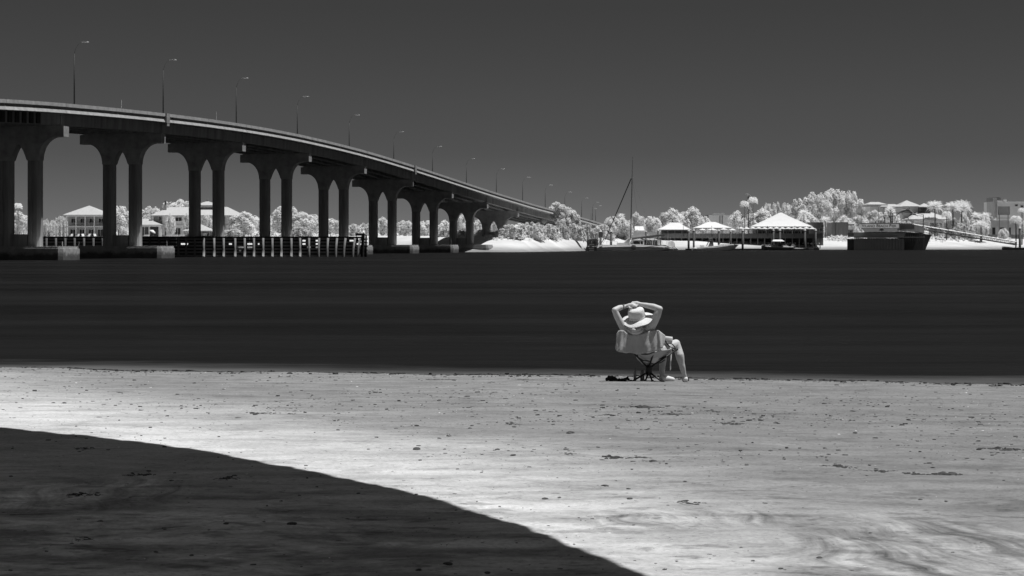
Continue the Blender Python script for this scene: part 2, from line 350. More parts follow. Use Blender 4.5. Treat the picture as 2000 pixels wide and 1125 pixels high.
# ------------------------------------------------------------------ bridge
SPAN = 29.82
def bridge_path():
    pts = {}; th0 = math.atan2(8, 29); st = []
    x, y, th = -68.45, 236.4, th0; n = 60
    for k in range(0, 18):
        for i in range(n):
            if i == 0: st.append((k, x, y, th))
            s = k + i / n; r = 1e9 if s < 9 else (3000 if s < 13 else 300)
            th -= SPAN / n / r; x += SPAN / n * math.sin(th); y += SPAN / n * math.cos(th)
    for k in (-1, -2, -3): st.insert(0, (k, -68.45 + k * SPAN * math.sin(th0), 236.4 + k * SPAN * math.cos(th0), th0))
    return st
ST = bridge_path()
HT_S = [-3, -2, -1, -0.65, -0.06, 0.9, 1.89, 2.8, 3.9, 4.87, 5.9, 6.9, 7.87, 8.7, 10.2, 11.6, 13, 14.3, 16, 18]
HT_H = [15.6, 18.0, 20.0, 20.75, 21.5, 22.3, 22.65, 22.4, 21.3, 19.7, 17.75, 15.85, 14.2, 12.8, 10.85, 8.8, 7.0, 5.9, 5.0, 4.9]
def HB(k): return float(np.interp(k, HT_S, HT_H))
def smoothH(k): return (HB(k - 0.4) + 2 * HB(k) + HB(k + 0.4)) / 4
bridge = thing('bridge', 'long dark concrete road bridge on paired columns crossing the river from the left', 'bridge')
def bpt(k, u, z):
    i = max(0, min(len(ST) - 2, int(math.floor(k)) + 3)); a, b = ST[i], ST[i + 1]; f = k - a[0]
    th = a[3] + (b[3] - a[3]) * f
    return (a[1] + (b[1] - a[1]) * f + u * math.cos(th), a[2] + (b[2] - a[2]) * f - u * math.sin(th), z + smoothH(k))
def ribbon(poly, k0, k1, n=6):
    m = MB(); vs = []; q = len(poly)
    for i in range(n + 1):
        k = k0 + (k1 - k0) * i / n
        vs += [bpt(k, u, z) for u, z in poly]
    fs = [(i * q + j, (i + 1) * q + j, (i + 1) * q + (j + 1) % q, i * q + (j + 1) % q) for i in range(n) for j in range(q)]
    fs += [tuple(range(q)), tuple(n * q + j for j in range(q))[::-1]]
    m.add(vs, fs); return m
SLAB = [(-7.3, -0.78), (7.3, -0.78), (7.62, -1.35), (6.9, -1.42), (-6.9, -1.42), (-7.62, -1.35)]
PAR = [(6.95, 0), (7.45, 0), (7.5, -0.48), (7.26, -0.54), (7.26, -0.775), (6.95, -0.775)]
for k in range(-3, 17):
    e = 0.0012
    ribbon(SLAB, k + e, k + 1 - e).build('deck_slab', MAT['pale_concrete'], bridge)
    for side in (1, -1):
        for h in (0, 0.5):
            ribbon([(u * side, z) for u, z in PAR], k + h + e, k + h + 0.5 - e, 3).build('parapet', MAT['pale_concrete'], bridge)
    if k >= 15: continue
    for u in (-6.2, -3.1, 0, 3.1, 6.2):
        g = [(u - 0.55, -1.43), (u + 0.55, -1.43), (u + 0.55, -1.62), (u + 0.18, -1.8), (u + 0.18, -2.6), (u + 0.36, -2.78), (u + 0.36, -3.02), (u - 0.36, -3.02), (u - 0.36, -2.78), (u - 0.18, -2.6), (u - 0.18, -1.8), (u - 0.55, -1.62)]
        if abs(u) > 6: g = [(u - 0.55, -1.43), (u + 0.45, -1.43), (u + 0.4, -2.9), (u + 0.36, -3.02), (u - 0.36, -3.02), (u - 0.4, -2.9)]
        ribbon(g, k + 0.004, k + 0.996, 4).build('girder', MAT['concrete'], bridge)
for k in (1, 5):                     # covers over the expansion joints
    m = MB(); a = Vector(bpt(k, 7.72, 0)); th = ST[k + 3][3]
    m.box((a.x, a.y, a.z - 0.75), (0.24, 1.1, 1.5), -th); m.box((a.x, a.y, a.z - 1.7), (0.2, 0.8, 0.5), -th)
    m.build('joint_cover', MAT['pale_concrete'], bridge)
for j in range(11):                  # stiffener ribs cast on the outer girder near the crest
    k = -0.78 + j * 0.058; a = Vector(bpt(k, 6.74, 0))
    MB().box((a.x, a.y, a.z - 2.2), (0.24, 0.85, 1.45), -ST[3][3]).build('girder_rib', MAT['black_timber'], bridge)

def bent_mesh():
    us = np.unique(np.concatenate([np.linspace(0, 1.28, 12), np.linspace(1.28, 3.12, 4), 3.12 + 2.6 * (1 - np.cos(np.linspace(0, math.pi / 2, 14))), [6.2, 7.0]]))
    def bot(u):
        if u < 1.28: return -4.75 + 2.15 * max(0.0, 1 - (u / 1.28) ** 1.75)
        if u <= 3.12: return -4.75
        t = min(1, (u - 3.12) / 2.6); return -4.75 + (4.75 - 1.55) * math.sqrt(max(0, 1 - (1 - t) ** 2)) - 0.0
    U = [-q for q in us[::-1][:-1]] + list(us); m = MB(); n = len(U); T = 0.7
    vs = []
    for u in U:
        b = bot(abs(u)); top = 0.0 if abs(u) < 6.4 else -0.12
        vs += [(u, -T, top), (u, T, top), (u, -T, b), (u, T, b)]
    fs = []
    for i in range(n - 1):
        a, b = 4 * i, 4 * i + 4
        fs += [(a, b, b + 1, a + 1), (a + 2, a + 3, b + 3, b + 2), (a, a + 2, b + 2, b), (a + 1, b + 1, b + 3, a + 3)]
    fs += [(0, 1, 3, 2), (4 * n - 4, 4 * n - 2, 4 * n - 1, 4 * n - 3)]
    m.add(vs, fs); return m.mesh('pier_cap', MAT['cap'])
BENT = bent_mesh()
def column_mesh(h):
    prof = [(-0.93, -0.45), (-0.66, -0.72), (-0.26, -0.72), (-0.19, -0.60), (0.19, -0.60), (0.26, -0.72), (0.66, -0.72), (0.93, -0.45), (0.93, 0.45), (0.66, 0.72), (0.26, 0.72), (0.19, 0.60), (-0.19, 0.60), (-0.26, 0.72), (-0.66, 0.72), (-0.93, 0.45)]
    m = MB(); z0 = 0.0; cuts = [c for c in (6.7,) if c < h - 3] + [h]
    for c in cuts:
        m.prism(prof, z0, c - (0.0 if c == h else 0.09), lambda p, t: (p[0], p[1], t))
        if c != h: m.prism([(p[0] * 0.94, p[1] * 0.94) for p in prof], c - 0.10, c + 0.01, lambda p, t: (p[0], p[1], t))
        z0 = c
    return m.mesh('column', MAT['concrete'])
def foot_mesh():
    m = MB(); pr = [(-7.8, -2.2), (-7.3, -2.7), (7.3, -2.7), (7.8, -2.2), (7.8, 2.2), (7.3, 2.7), (-7.3, 2.7), (-7.8, 2.2)]
    m.prism(pr, -1.5, 1.55, lambda p, t: (p[0], p[1], t)); m.prism([(p[0] * 0.985, p[1] * 0.96) for p in pr], 1.55, 1.86, lambda p, t: (p[0], p[1], t)); return m.mesh('footing', MAT['footing'])
FOOT = foot_mesh(); TIE = MB().span(-1.28, 1.28, -0.58, 0.58, 0, 1.7).mesh('tie_wall', MAT['concrete'])
for k in range(-2, 14):
    _, x, y, th = ST[k + 3]
    if k == 0: x += 0.45
    wet = k <= 7; base = 1.86 if wet else gz(x, y) - 0.4
    T = smoothH(k) - 3.03
    if T - 4.75 < base + 0.8: continue
    p = put('pier', None, bridge, (x, y, 0), (0, 0, -th))
    put('pier_cap', BENT, p, (0, 0, T)); h = T - 4.76 - base
    cm = column_mesh(h)
    for u in (-2.22, 2.22): put('column', cm, p, (u, 0, base))
    put('tie_wall', TIE, p, (0, 0, base - 0.003))
    if wet: put('footing', FOOT, p)

# street lamps on the far parapet
def lamp_meshes():
    pole = MB().tube([(0, 0, -0.9), (0, 0, 9.25)], [0.13, 0.075], 8).mesh('pole', MAT['lamp_metal'], True)
    arm = MB().tube([(0, 0, 9.2), (0.25, 0, 10.0), (0.7, 0, 10.7), (1.4, 0, 10.95)], [0.03, 0.015, 0.012, 0.012], 6).mesh('arm', MAT['lamp_metal'], True)
    hd = MB(); pr = [(1.25, -0.03), (1.4, 0.08), (1.8, 0.14), (2.25, 0.08), (2.45, -0.02), (1.8, -0.05)]
    hd.prism(pr, -0.24, 0.24, lambda p, t: (p[0], t, 10.95 + p[1]))
    return pole, arm, hd.mesh('lamp_head', MAT['lamp_white'])
LP = lamp_meshes()
where = {0: 'over the first left pier, at the picture edge', 1: 'first tall one at the left, above the slit between the first two piers', 2: 'second from the left along the deck', 3: 'third from the left along the deck', 4: 'fourth from the left along the deck', 5: 'fifth from the left along the deck', 6: 'sixth from the left, halfway down the slope', 7: 'seventh from the left, on the slope', 8: 'eighth from the left, above the slender low piers', 9: 'ninth from the left, above the last tall pier', 10: 'tenth from the left, left of the round pine', 11: 'standing just above the round pine crown', 12: 'just right of the pine crown', 13: 'at the start of the far bend', 14: 'highest of the cluster at the far bend', 15: 'rightmost of the cluster at the far bend', 16: 'lowest and farthest, at the end of the bend'}
for k in range(1, 17):
    _, x, y, th = ST[k + 3]; a = bpt(k - 0.07, -7.15, 0.25)
    t = thing('street_lamp', 'dark street lamp with a bright curved arm head, ' + where[k], 'street lamp', a, -th, 'street lamps along the bridge deck')
    t['label'] = {1: 'leftmost and tallest street lamp on the bridge deck'}.get(k, 'street lamp with bright head, ' + where[k])
    for n, me in zip(('pole', 'arm', 'lamp_head'), LP): put(n, me, t)
for px, top, lab in ((239, 4.0, 'short thin mast on the bridge between the two leftmost street lamps'), (421, 5.0, 'short thin mast on the bridge between second and third street lamps'), (1110, 5.6, 'thin pale mast on the low bridge deck right of the pine')):
    best = min((abs((1000 + F * bpt(k / 20, -6.6, 0)[0] / bpt(k / 20, -6.6, 0)[1]) - px), k / 20) for k in range(-10, 290))[1]
    a = bpt(best, -6.6, 0)
    t = thing('marker_mast', lab, 'mast', a, 0, 'thin masts on the bridge')
    MB().tube([(0, 0, -0.8), (0, 0, top * 0.45)], 0.11, 6).build('pole', MAT['lamp_metal'], t)
    MB().tube([(0, 0, top * 0.45), (0, 0, top * 0.8)], 0.035, 5).build('rod', MAT['white_paint'], t)

# timber fender in front of the second pier
FY = 287.5
fw = thing('fender_wall', 'dark timber fender wall with pale piles standing in the water before the bridge', 'fender', (0, FY, 0))
fx0, fx1 = WX(60, FY), WX(700, FY)
for i in range(6):
    z = 0.2 + i * 0.56; n = 9
    for j in range(n):
        a = fx0 + (fx1 - fx0) * j / n; b = fx0 + (fx1 - fx0) * (j + 1) / n
        MB().box(((a + b) / 2, random.uniform(-0.02, 0.02), z), (b - a - 0.05, 0.18, 0.30)).build('waler', MAT['grey_wall'], fw)
gaps = [(455, 470, 1), (462, 478, 2), (482, 492, 2), (482, 492, 3), (503, 508, 3), (590, 596, 3), (599, 606, 2), (616, 624, 2), (616, 624, 3), (616, 624, 4), (682, 690, 4), (696, 702, 3), (352, 366, 3), (696, 701, 2), (590, 596, 4), (446, 452, 3)]
for i in range(5):
    z = 0.48 + i * 0.56; cuts = sorted([(WX(a, FY), WX(b, FY)) for a, b, r in gaps if r == i]); x = fx0
    for a, b in cuts + [(fx1, fx1)]:
        if a - x > 0.1: MB().box(((a + x) / 2, 0.55, z), (a - x, 0.12, 0.36)).build('back_plank', MAT['black_timber'], fw)
        x = b
MB().box(((fx0 + fx1) / 2 + 0.4, 0.1, 3.27), (fx1 - fx0 + 0.8, 0.9, 0.3)).build('top_rail', MAT['black_timber'], fw)
pl = [349.4, 364.4, 381.3, 398.8, 419, 437.5, 460, 478.5, 496.6, 514.6, 532.6, 550, 569.6, 586.6, 604, 623, 640, 657, 673, 691, 701]
for px in [92 + 18.3 * i for i in range(14)] + pl:
    x = WX(px, FY); lean = 0.45 * max(0, (px - 600) / 100); r = 0.19
    MB().tube([(x - lean * 0.5, -0.42, -1), (x - lean * 0.35, -0.42, 0.1), (x - lean * 0.2, -0.40, 1.05), (x - 0.1 * lean, -0.36, 1.3), (x + lean * 0.6, -0.32, 3.15)], [r * 1.15, r * 1.1, r * 1.15, r * 0.9, r * 1.0], 9).build('pile', MAT['pile'] if px > 340 else MAT['dark_pile'], fw, smooth=True)
for px, top, dy in ((706, 456, 0.4), (710, 456.5, -0.2), (713.5, 458.5, 0.5), (709, 470, -0.6)):
    x = WX(px, FY); MB().tube([(x, dy, -1), (x + 0.1, dy, WZ(top, FY))], [0.2, 0.15], 8).build('end_pile', MAT['black_timber'], fw)
for i in range(5): MB().box((WX(711, FY), 0.25, 0.5 + i * 0.62), (1.1, 1.5, 0.22)).build('end_waler', MAT['black_timber'], fw)
nb = thing('navigation_board', 'small dark board on posts atop the right end of the fender', 'board', (WX(703, FY), FY, 3.42))
MB().span(-0.75, 0.75, -0.06, 0.0, 0.12, 0.55).build('panel', MAT['dark_pile'], nb)
for q in (-0.6, 0.6): MB().span(q - 0.05, q + 0.05, 0.005, 0.09, -0.02, 0.7).build('post', MAT['black_timber'], nb)
# thin white marker rods on the pile caps
for px, Y, a, b, tilt, lab in ((122, 234, 482, 472, 0, 'upright white rod on the leftmost pile cap'), (152, 234, 482, 473, 0.35, 'leaning white rod near the right end of the leftmost pile cap'), (326, 262, 482, 472, 0, 'white rod on the second pile cap from the left'), (724, 376, 476, 470, 0, 'white rod on the pile cap beside the fender end'), (881, 404, 477, 466, 0, 'thin white rod on the pile cap nearest the far beach')):
    x = WX(px, Y); z = WZ(a, Y); h = WZ(b, Y) - z
    t = tag(MB().tube([(0, 0, -0.3), (tilt * h * 0.9, 0, h)], [0.06, 0.05] if tilt else 0.04, 6).build('marker_rod', MAT['white_paint'], None, (x, Y, max(z, 1.86))), lab, 'marker rod', 'white marker rods on the pile caps')

# ------------------------------------------------------------------ vegetation
def leaves_from(Cs, Rs, N, size, stretch=1.0, up=0.25, droop=0.0):
    """leaf-sized diamonds on clumps: Cs centres, Rs radii, N leaves each"""
    V = []
    n = len(Cs)
    c = np.repeat(Cs, N, 0); r = np.repeat(Rs, N)[:, None]
    d = rng.normal(size=(n * N, 3)); d[:, 2] += up; d /= np.linalg.norm(d, axis=1)[:, None]
    p = c + d * r * (0.55 + 0.5 * rng.random((n * N, 1)))
    nrm = d + 0.5 * rng.normal(size=d.shape) + np.array([0.15, -0.15, 1.15]); nrm /= np.linalg.norm(nrm, axis=1)[:, None]
    a = np.cross(nrm, rng.normal(size=d.shape)); a[:, 2] = a[:, 2] * stretch - droop; a /= np.linalg.norm(a, axis=1)[:, None]
    b = np.cross(nrm, a); b /= np.maximum(1e-6, np.linalg.norm(b, axis=1))[:, None]
    s = size * (0.6 + 0.8 * rng.random((n * N, 1)))
    a = a * s * (1.0 + 0.5 * (stretch > 1)); b = b * s * 0.62
    V = np.stack([p - a, p + b + nrm * s * 0.1, p + a, p - b + nrm * s * 0.1], 1).reshape(-1, 3)
    Q = np.arange(len(V)).reshape(-1, 4); return V, Q
def crown_mesh(style, m):
    # unit crown: half width 1, from z = 0 to about z = 1
    if style == 'round':
        n = 46; u = rng.normal(size=(n, 3)); u /= np.linalg.norm(u, axis=1)[:, None]; u *= (0.35 + 0.45 * rng.random((n, 1)))
        Cs = u * [0.95, 0.95, 0.5] + [0, 0, 0.46]; Rs = 0.19 + 0.12 * rng.random(n); return np_mesh('crown', *leaves_from(Cs * [1, 1, 1], Rs, 150, 0.074, 1.0, 0.5), m, False)
    if style == 'oak':
        n = 80; u = rng.normal(size=(n, 3)); u /= np.linalg.norm(u, axis=1)[:, None]; u *= (0.45 + 0.42 * rng.random((n, 1)))
        Cs = u * [1, 1, 0.5] + [0, 0, 0.48]; Cs[:, 2] = np.maximum(Cs[:, 2], 0.05); Rs = 0.12 + 0.09 * rng.random(n); return np_mesh('crown', *leaves_from(Cs, Rs, 120, 0.054, 1.0, 0.5), m, False)
    if style == 'tall':      # upward plumes, like a casuarina
        Cs = []; Rs = []
        for i in range(92):
            a = rng.random() * 6.28; rr = 0.88 * math.sqrt(rng.random()); x, y = rr * math.cos(a), rr * math.sin(a); top = 0.90 - 0.42 * rr * rr - 0.30 * rng.random() ** 1.5
            for q in range(2): Cs.append((x + 0.04 * rng.normal(), y + 0.04 * rng.normal(), top - q * 0.14)); Rs.append(0.085 + 0.05 * rng.random() + 0.02 * q)
        return np_mesh('crown', *leaves_from(np.array(Cs), np.array(Rs), 95, 0.042, 1.35, 0.6), m, False)
    if style == 'willow':
        Cs = []; Rs = []
        for i in range(40):
            a = rng.random() * 6.28; rr = 0.9 * math.sqrt(rng.random()); x, y = rr * math.cos(a), rr * math.sin(a); top = 0.95 - 0.4 * rr * rr - 0.1 * rng.random()
            for q in range(5): Cs.append((x, y, top - 0.1 - q * 0.16 * (0.6 + rr))); Rs.append(0.10 - 0.012 * q)
        Cs = np.array(Cs); Cs[:, 2] = np.maximum(Cs[:, 2], 0.03)
        return np_mesh('crown', *leaves_from(Cs, np.array(Rs) * 1.15, 60, 0.05, 2.2, 0.4, 0.3), m, False)
    if style == 'shrub':     # loose, spiky and ragged
        n = 44; x = rng.uniform(-0.9, 0.9, n); y = rng.uniform(-0.8, 0.8, n); top = (0.95 - 0.45 * x * x) * (0.65 + 0.35 * rng.random(n))
        Cs = []; Rs = []
        for i in range(n):
            for q in range(4): Cs.append((x[i] + 0.05 * rng.normal(), y[i], top[i] * (1 - q * 0.25) - 0.05)); Rs.append(0.07 + 0.035 * q)
        Cs = np.array(Cs); Cs[:, 2] = np.maximum(Cs[:, 2], 0.02)
        return np_mesh('crown', *leaves_from(Cs, np.array(Rs) * 1.1, 60, 0.062, 1.2, 0.6), m, False)
    if style == 'pine':      # separate flat tufts
        n = 40; a = rng.random(n) * 6.28; rr = np.sqrt(rng.random(n)) * 0.9
        Cs = np.stack([rr * np.cos(a), rr * np.sin(a), 0.12 + (0.78 - 0.5 * rr * rr) * (0.35 + 0.65 * rng.random(n))], 1)
        Rs = 0.13 + 0.08 * rng.random(n); return np_mesh('crown', *leaves_from(Cs, Rs, 110, 0.05, 1.0, 0.5), m, False)
CR = {}
for st_, nvar in (('round', 3), ('oak', 3), ('tall', 3), ('willow', 2), ('shrub', 4), ('pine', 2)):
    for mk in ('leaf', 'leaf_mid', 'leaf_dark'):
        if mk == 'leaf_dark' and st_ not in ('shrub', 'round'): continue
        CR[st_, mk] = [crown_mesh(st_, MAT[mk]) for _ in range(nvar)]
def trunk_mesh():
    m = MB(); m.tube([(0, 0, -0.3), (0.02, 0, 0.3), (0.0, 0.03, 0.62), (0.03, 0, 0.8)], [0.075, 0.055, 0.04, 0.02], 7)
    for a in (0.4, 2.3, 4.4): m.tube([(0.01, 0, 0.36), (0.22 * math.cos(a), 0.22 * math.sin(a), 0.56), (0.42 * math.cos(a), 0.42 * math.sin(a), 0.72)], [0.035, 0.025, 0.01], 6)
    return m.mesh('trunk', MAT['bark'])
TRUNK = trunk_mesh(); _cc = {}
def tree(name, style, px0, px1, ytop, Y, label, cat='tree', mk='leaf', ybase=None, group=None, lift=0.0):
    x = WX((px0 + px1) / 2, Y); g = gz(x, Y) - 0.2 if ybase is None else WZ(ybase, Y); w = (px1 - px0) / 2 / F * Y; top = WZ(ytop, Y); h = top - g
    t = thing(name, label, cat, (x, Y, g), 0, group)
    lst = CR[style, mk]; i = _cc.get(style, 0); _cc[style] = i + 1
    put('crown', lst[i % len(lst)], t, (0, 0, h * lift), (0, 0, random.choice((0, 3.14)) + random.uniform(-0.5, 0.5)), (w, w * 0.8, h * (1 - lift) / 0.98))
    put('trunk', TRUNK, t, (0, 0, 0), (0, 0, random.random() * 6), (h * 0.45, h * 0.45, h * (0.6 + 0.2 * lift)))
    return t
TR = [  # name, style, px0, px1, ytop, Y, tone, label
 ('tree', 'oak', -60, 14, 424, 585, 'leaf', 'white tree at the left picture edge behind the first column'),
 ('tree', 'round', 12, 62, 416, 580, 'leaf', 'white rounded tree seen between the two leftmost columns'),
 ('tree', 'willow', 76, 114, 425, 575, 'leaf', 'white drooping tree just right of the leftmost pier'),
 ('tree', 'willow', 100, 136, 420, 578, 'leaf', 'white drooping tree touching the left side of the verandah house'),
 ('tree', 'oak', 196, 268, 402, 620, 'leaf', 'large white tree between the second pier columns right of the verandah house'),
 ('shrub', 'round', 230, 251, 443, 560, 'leaf', 'small round white shrub between the second pier columns'),
 ('tree', 'oak', 262, 322, 404, 640, 'leaf', 'white tree behind the chimney of the big house'),
 ('tree', 'oak', 306, 392, 393, 650, 'leaf', 'tallest white tree behind the ridge of the big house'),
 ('tree', 'round', 322, 346, 421, 566, 'leaf', 'round white tree on a stem before the big house, left one'),
 ('tree', 'round', 356, 374, 420, 566, 'leaf', 'round white tree on a stem before the big house, beside the third pier'),
 ('tree', 'round', 392, 418, 420, 585, 'leaf', 'white bush seen between the third pier columns above the small pavilion'),
 ('tree', 'round', 436, 512, 418, 560, 'leaf', 'broad white bushy tree just right of the third pier'),
 ('shrub', 'willow', 432, 478, 446, 548, 'leaf_mid', 'grey grassy shrub below the broad bushy tree'),
 ('tree', 'oak', 492, 545, 419, 590, 'leaf', 'white tree left of the fourth pier columns'),
 ('tree', 'oak', 514, 600, 404, 570, 'leaf', 'highest white tree behind the fourth pier'),
 ('tree', 'oak', 560, 632, 418, 566, 'leaf', 'white tree between the fourth and fifth piers'),
 ('shrub', 'shrub', 566, 612, 442, 552, 'leaf_mid', 'ragged grey shrub at the foot of trees between fourth and fifth piers'),
 ('tree', 'oak', 618, 672, 427, 575, 'leaf', 'white tree seen between the fifth pier columns'),
 ('shrub', 'shrub', 664, 712, 437, 560, 'leaf', 'low white shrub right of the fifth pier'),
 ('shrub', 'shrub', 690, 738, 435, 570, 'leaf', 'low white shrub left of the sixth pier'),
 ('tree', 'round', 730, 768, 427, 580, 'leaf', 'white tree seen between the sixth pier columns'),
 ('tree', 'oak', 766, 812, 431, 590, 'leaf', 'white tree between the sixth and seventh piers'),
 ('tree', 'round', 806, 852, 432, 585, 'leaf', 'bright white tree seen between the seventh pier columns'),
 ('tree', 'round', 850, 892, 433, 580, 'leaf', 'white tree between the seventh and eighth piers'),
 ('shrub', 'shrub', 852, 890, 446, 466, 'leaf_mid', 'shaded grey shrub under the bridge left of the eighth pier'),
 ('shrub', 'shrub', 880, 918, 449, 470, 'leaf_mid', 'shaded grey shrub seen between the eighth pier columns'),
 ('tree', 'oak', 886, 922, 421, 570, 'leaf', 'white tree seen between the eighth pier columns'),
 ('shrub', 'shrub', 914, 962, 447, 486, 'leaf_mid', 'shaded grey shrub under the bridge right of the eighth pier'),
 ('tree', 'round', 918, 952, 431, 560, 'leaf', 'white tree between the eighth and ninth piers'),
 ('tree', 'shrub', 950, 982, 430, 540, 'leaf', 'pale bush seen between the ninth pier columns'),
 ('shrub', 'shrub', 968, 1024, 438, 453, 'leaf', 'pale ragged shrub at the beach top right of the ninth pier'),
 ('shrub', 'shrub', 1000, 1064, 431, 466, 'leaf', 'tall pale ragged shrub below the bridge left of the pine'),
 ('shrub', 'shrub', 1044, 1094, 437, 478, 'leaf', 'pale ragged shrub at the foot of the pine'),
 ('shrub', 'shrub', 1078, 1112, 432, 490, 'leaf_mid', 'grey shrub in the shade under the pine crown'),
 ('shrub', 'shrub', 1098, 1144, 436, 497, 'leaf', 'pale shrub right of the pine stem'),
 ('shrub', 'shrub', 1126, 1166, 437, 524, 'leaf_mid', 'greyish shrub on the beach top under the far bridge end'),
 ('shrub', 'shrub', 1156, 1200, 438, 552, 'leaf', 'pale shrub behind the dark mooring piles'),
 ('tree', 'round', 1172, 1216, 424, 560, 'leaf', 'white tree hiding the far end of the bridge'),
 ('tree', 'round', 1196, 1240, 428, 565, 'leaf', 'white bushy tree left of the catamaran mast'),
 ('shrub', 'shrub', 1186, 1226, 446, 566, 'leaf', 'white shrub below the mast stay of the catamaran'),
 ('shrub', 'shrub', 1218, 1250, 446, 590, 'leaf_mid', 'grey shrub at the foot of the catamaran mast'),
 ('tree', 'round', 1226, 1262, 418, 620, 'leaf', 'spiky white tree just right of the catamaran mast'),
 ('tree', 'round', 1250, 1300, 424, 640, 'leaf', 'white tree behind the small white shed'),
 ('tree', 'round', 1278, 1340, 412, 650, 'leaf', 'broad white tree behind the leftmost tent roof'),
 ('tree', 'round', 1324, 1378, 408, 660, 'leaf', 'tall white tree behind the gap between the two left tents'),
 ('tree', 'round', 1356, 1392, 424, 655, 'leaf', 'small white tree left of the grey flat building'),
 ('tree', 'round', 1420, 1466, 416, 640, 'leaf', 'round white tree right of the grey flat building'),
 ('tree', 'round', 1452, 1520, 412, 650, 'leaf', 'wide white tree behind the twin tall palms'),
 ('tree', 'oak', 1483, 1515, 397, 690, 'leaf', 'narrow white tree, first left of the great casuarina mass'),
 ('tree', 'oak', 1501, 1531, 396, 690, 'leaf', 'narrow white tree, second left of the great casuarina mass'),
 ('tree', 'oak', 1519, 1549, 399, 692, 'leaf', 'narrow white tree, third left of the great casuarina mass'),
 ('tree', 'oak', 1531, 1583, 388, 688, 'leaf', 'billowing white casuarina at the left shoulder of the great mass'),
 ('tree', 'oak', 1553, 1625, 377, 680, 'leaf', 'large billowing casuarina left of centre in the great mass'),
 ('tree', 'oak', 1591, 1663, 373, 684, 'leaf', 'largest billowing casuarina at the centre of the great mass'),
 ('tree', 'oak', 1633, 1693, 373, 680, 'leaf', 'large billowing casuarina at the right of the great mass'),
 ('tree', 'oak', 1657, 1703, 394, 676, 'leaf', 'lower billowing casuarina on the right flank of the great mass'),
 ('tree', 'round', 1545, 1600, 417, 640, 'leaf', 'white bush above the right slope of the largest tent'),
 ('tree', 'shrub', 1590, 1632, 419, 630, 'leaf', 'spiky white bush left of the dark flat building'),
 ('tree', 'round', 1630, 1672, 424, 650, 'leaf', 'white bush above the dark flat building'),
 ('tree', 'round', 1656, 1700, 424, 625, 'leaf', 'white bush left of the pier sign'),
 ('shrub', 'round', 1662, 1690, 443, 600, 'leaf', 'low white bush beside the pier platform'),
 ('tree', 'oak', 1686, 1732, 413, 630, 'leaf', 'white tree above the left half of the pier sign'),
 ('tree', 'round', 1716, 1762, 408, 640, 'leaf', 'white tree under the pale roofs above the sign'),
 ('shrub', 'shrub', 1696, 1736, 424, 590, 'leaf_mid', 'grey leafy bush standing over the middle of the pier sign'),
 ('shrub', 'shrub', 1738, 1790, 427, 600, 'leaf', 'pale bush behind the sculpture gate'),
 ('tree', 'round', 1812, 1850, 424, 652, 'leaf', 'white bush beneath the date palm beside the cupola'),
 ('tree', 'round', 1842, 1876, 424, 630, 'leaf', 'white bush behind the cabbage palm by the pavilion'),
 ('tree', 'round', 1866, 1902, 420, 640, 'leaf', 'white bush between the date palms and ramp'),
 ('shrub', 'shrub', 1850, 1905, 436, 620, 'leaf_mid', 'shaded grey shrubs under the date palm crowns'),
 ('tree', 'round', 1890, 1936, 420, 650, 'leaf', 'white bush right of the date palms'),
 ('tree', 'shrub', 1916, 1956, 420, 655, 'leaf', 'loose pale bush left of the billboard'),
 ('shrub', 'round', 1946, 1972, 447, 626, 'leaf', 'low rounded white bush on the sand above the ramp end'),
 ('tree', 'round', 1990, 2040, 428, 660, 'leaf', 'white tree at the right picture edge'),
]
for nm, st_, a, b, yt, Y, mk, lab in TR:
    tree(nm, st_, a, b, yt, Y, lab, nm, mk, lift=0.12 if st_ in ('round', 'oak', 'tall') and nm == 'tree' else 0.0)
# the round pine before the bridge
YQ = 502
t = thing('pine_tree', 'round tufted pine standing in front of the low end of the bridge', 'tree', (WX(1096, YQ), YQ, gz(WX(1096, YQ), YQ) - 0.2))
zb = WZ(441, YQ) - t.location.z; zt = WZ(396, YQ) - t.location.z; H_ = zt - zb
for i_, (x_, y_, z_, w_, h_) in enumerate(((-1.2, 0, 0.42, 2.9, 0.58), (1.4, 0.4, 0.28, 3.0, 0.60), (3.6, 0, 0.08, 2.2, 0.55), (-3.6, -0.3, 0.16, 1.9, 0.42), (-5.0, 0.2, 0.10, 1.1, 0.26), (0.6, -0.8, 0.0, 2.6, 0.5), (5.0, 0.3, -0.10, 1.3, 0.4))):
    put('crown', CR['pine' if i_ % 2 else 'round', 'leaf'][i_ % 2], t, (x_, y_, zb + z_ * H_), (0, 0, i_ * 1.3), (w_, w_ * 0.9, h_ * H_))
for q in (-1.6, 1.4): MB().tube([(q * 0.5, 0, -0.3), (q, 0, 3.0), (q * 1.2, 0.2, 6.0)], [0.22, 0.17, 0.09], 7).build('trunk', MAT['dark_pile'], t)
# distant wood on the skyline
n = 900; X = rng.uniform(-330, 330, n); Y = rng.uniform(760, 840, n); top = 8.2 + 2.2 * fbm(X * 0.03, Y * 0.01, 3) * 2; z = 4 + (top - 4) * rng.random(n) ** 0.6
V, Q = leaves_from(np.stack([X, Y, z], 1), 1.6 + rng.random(n), 26, 0.7)
tag(put('distant_wood', np_mesh('distant_wood', V, Q, MAT['leaf'], False)), kind='stuff')

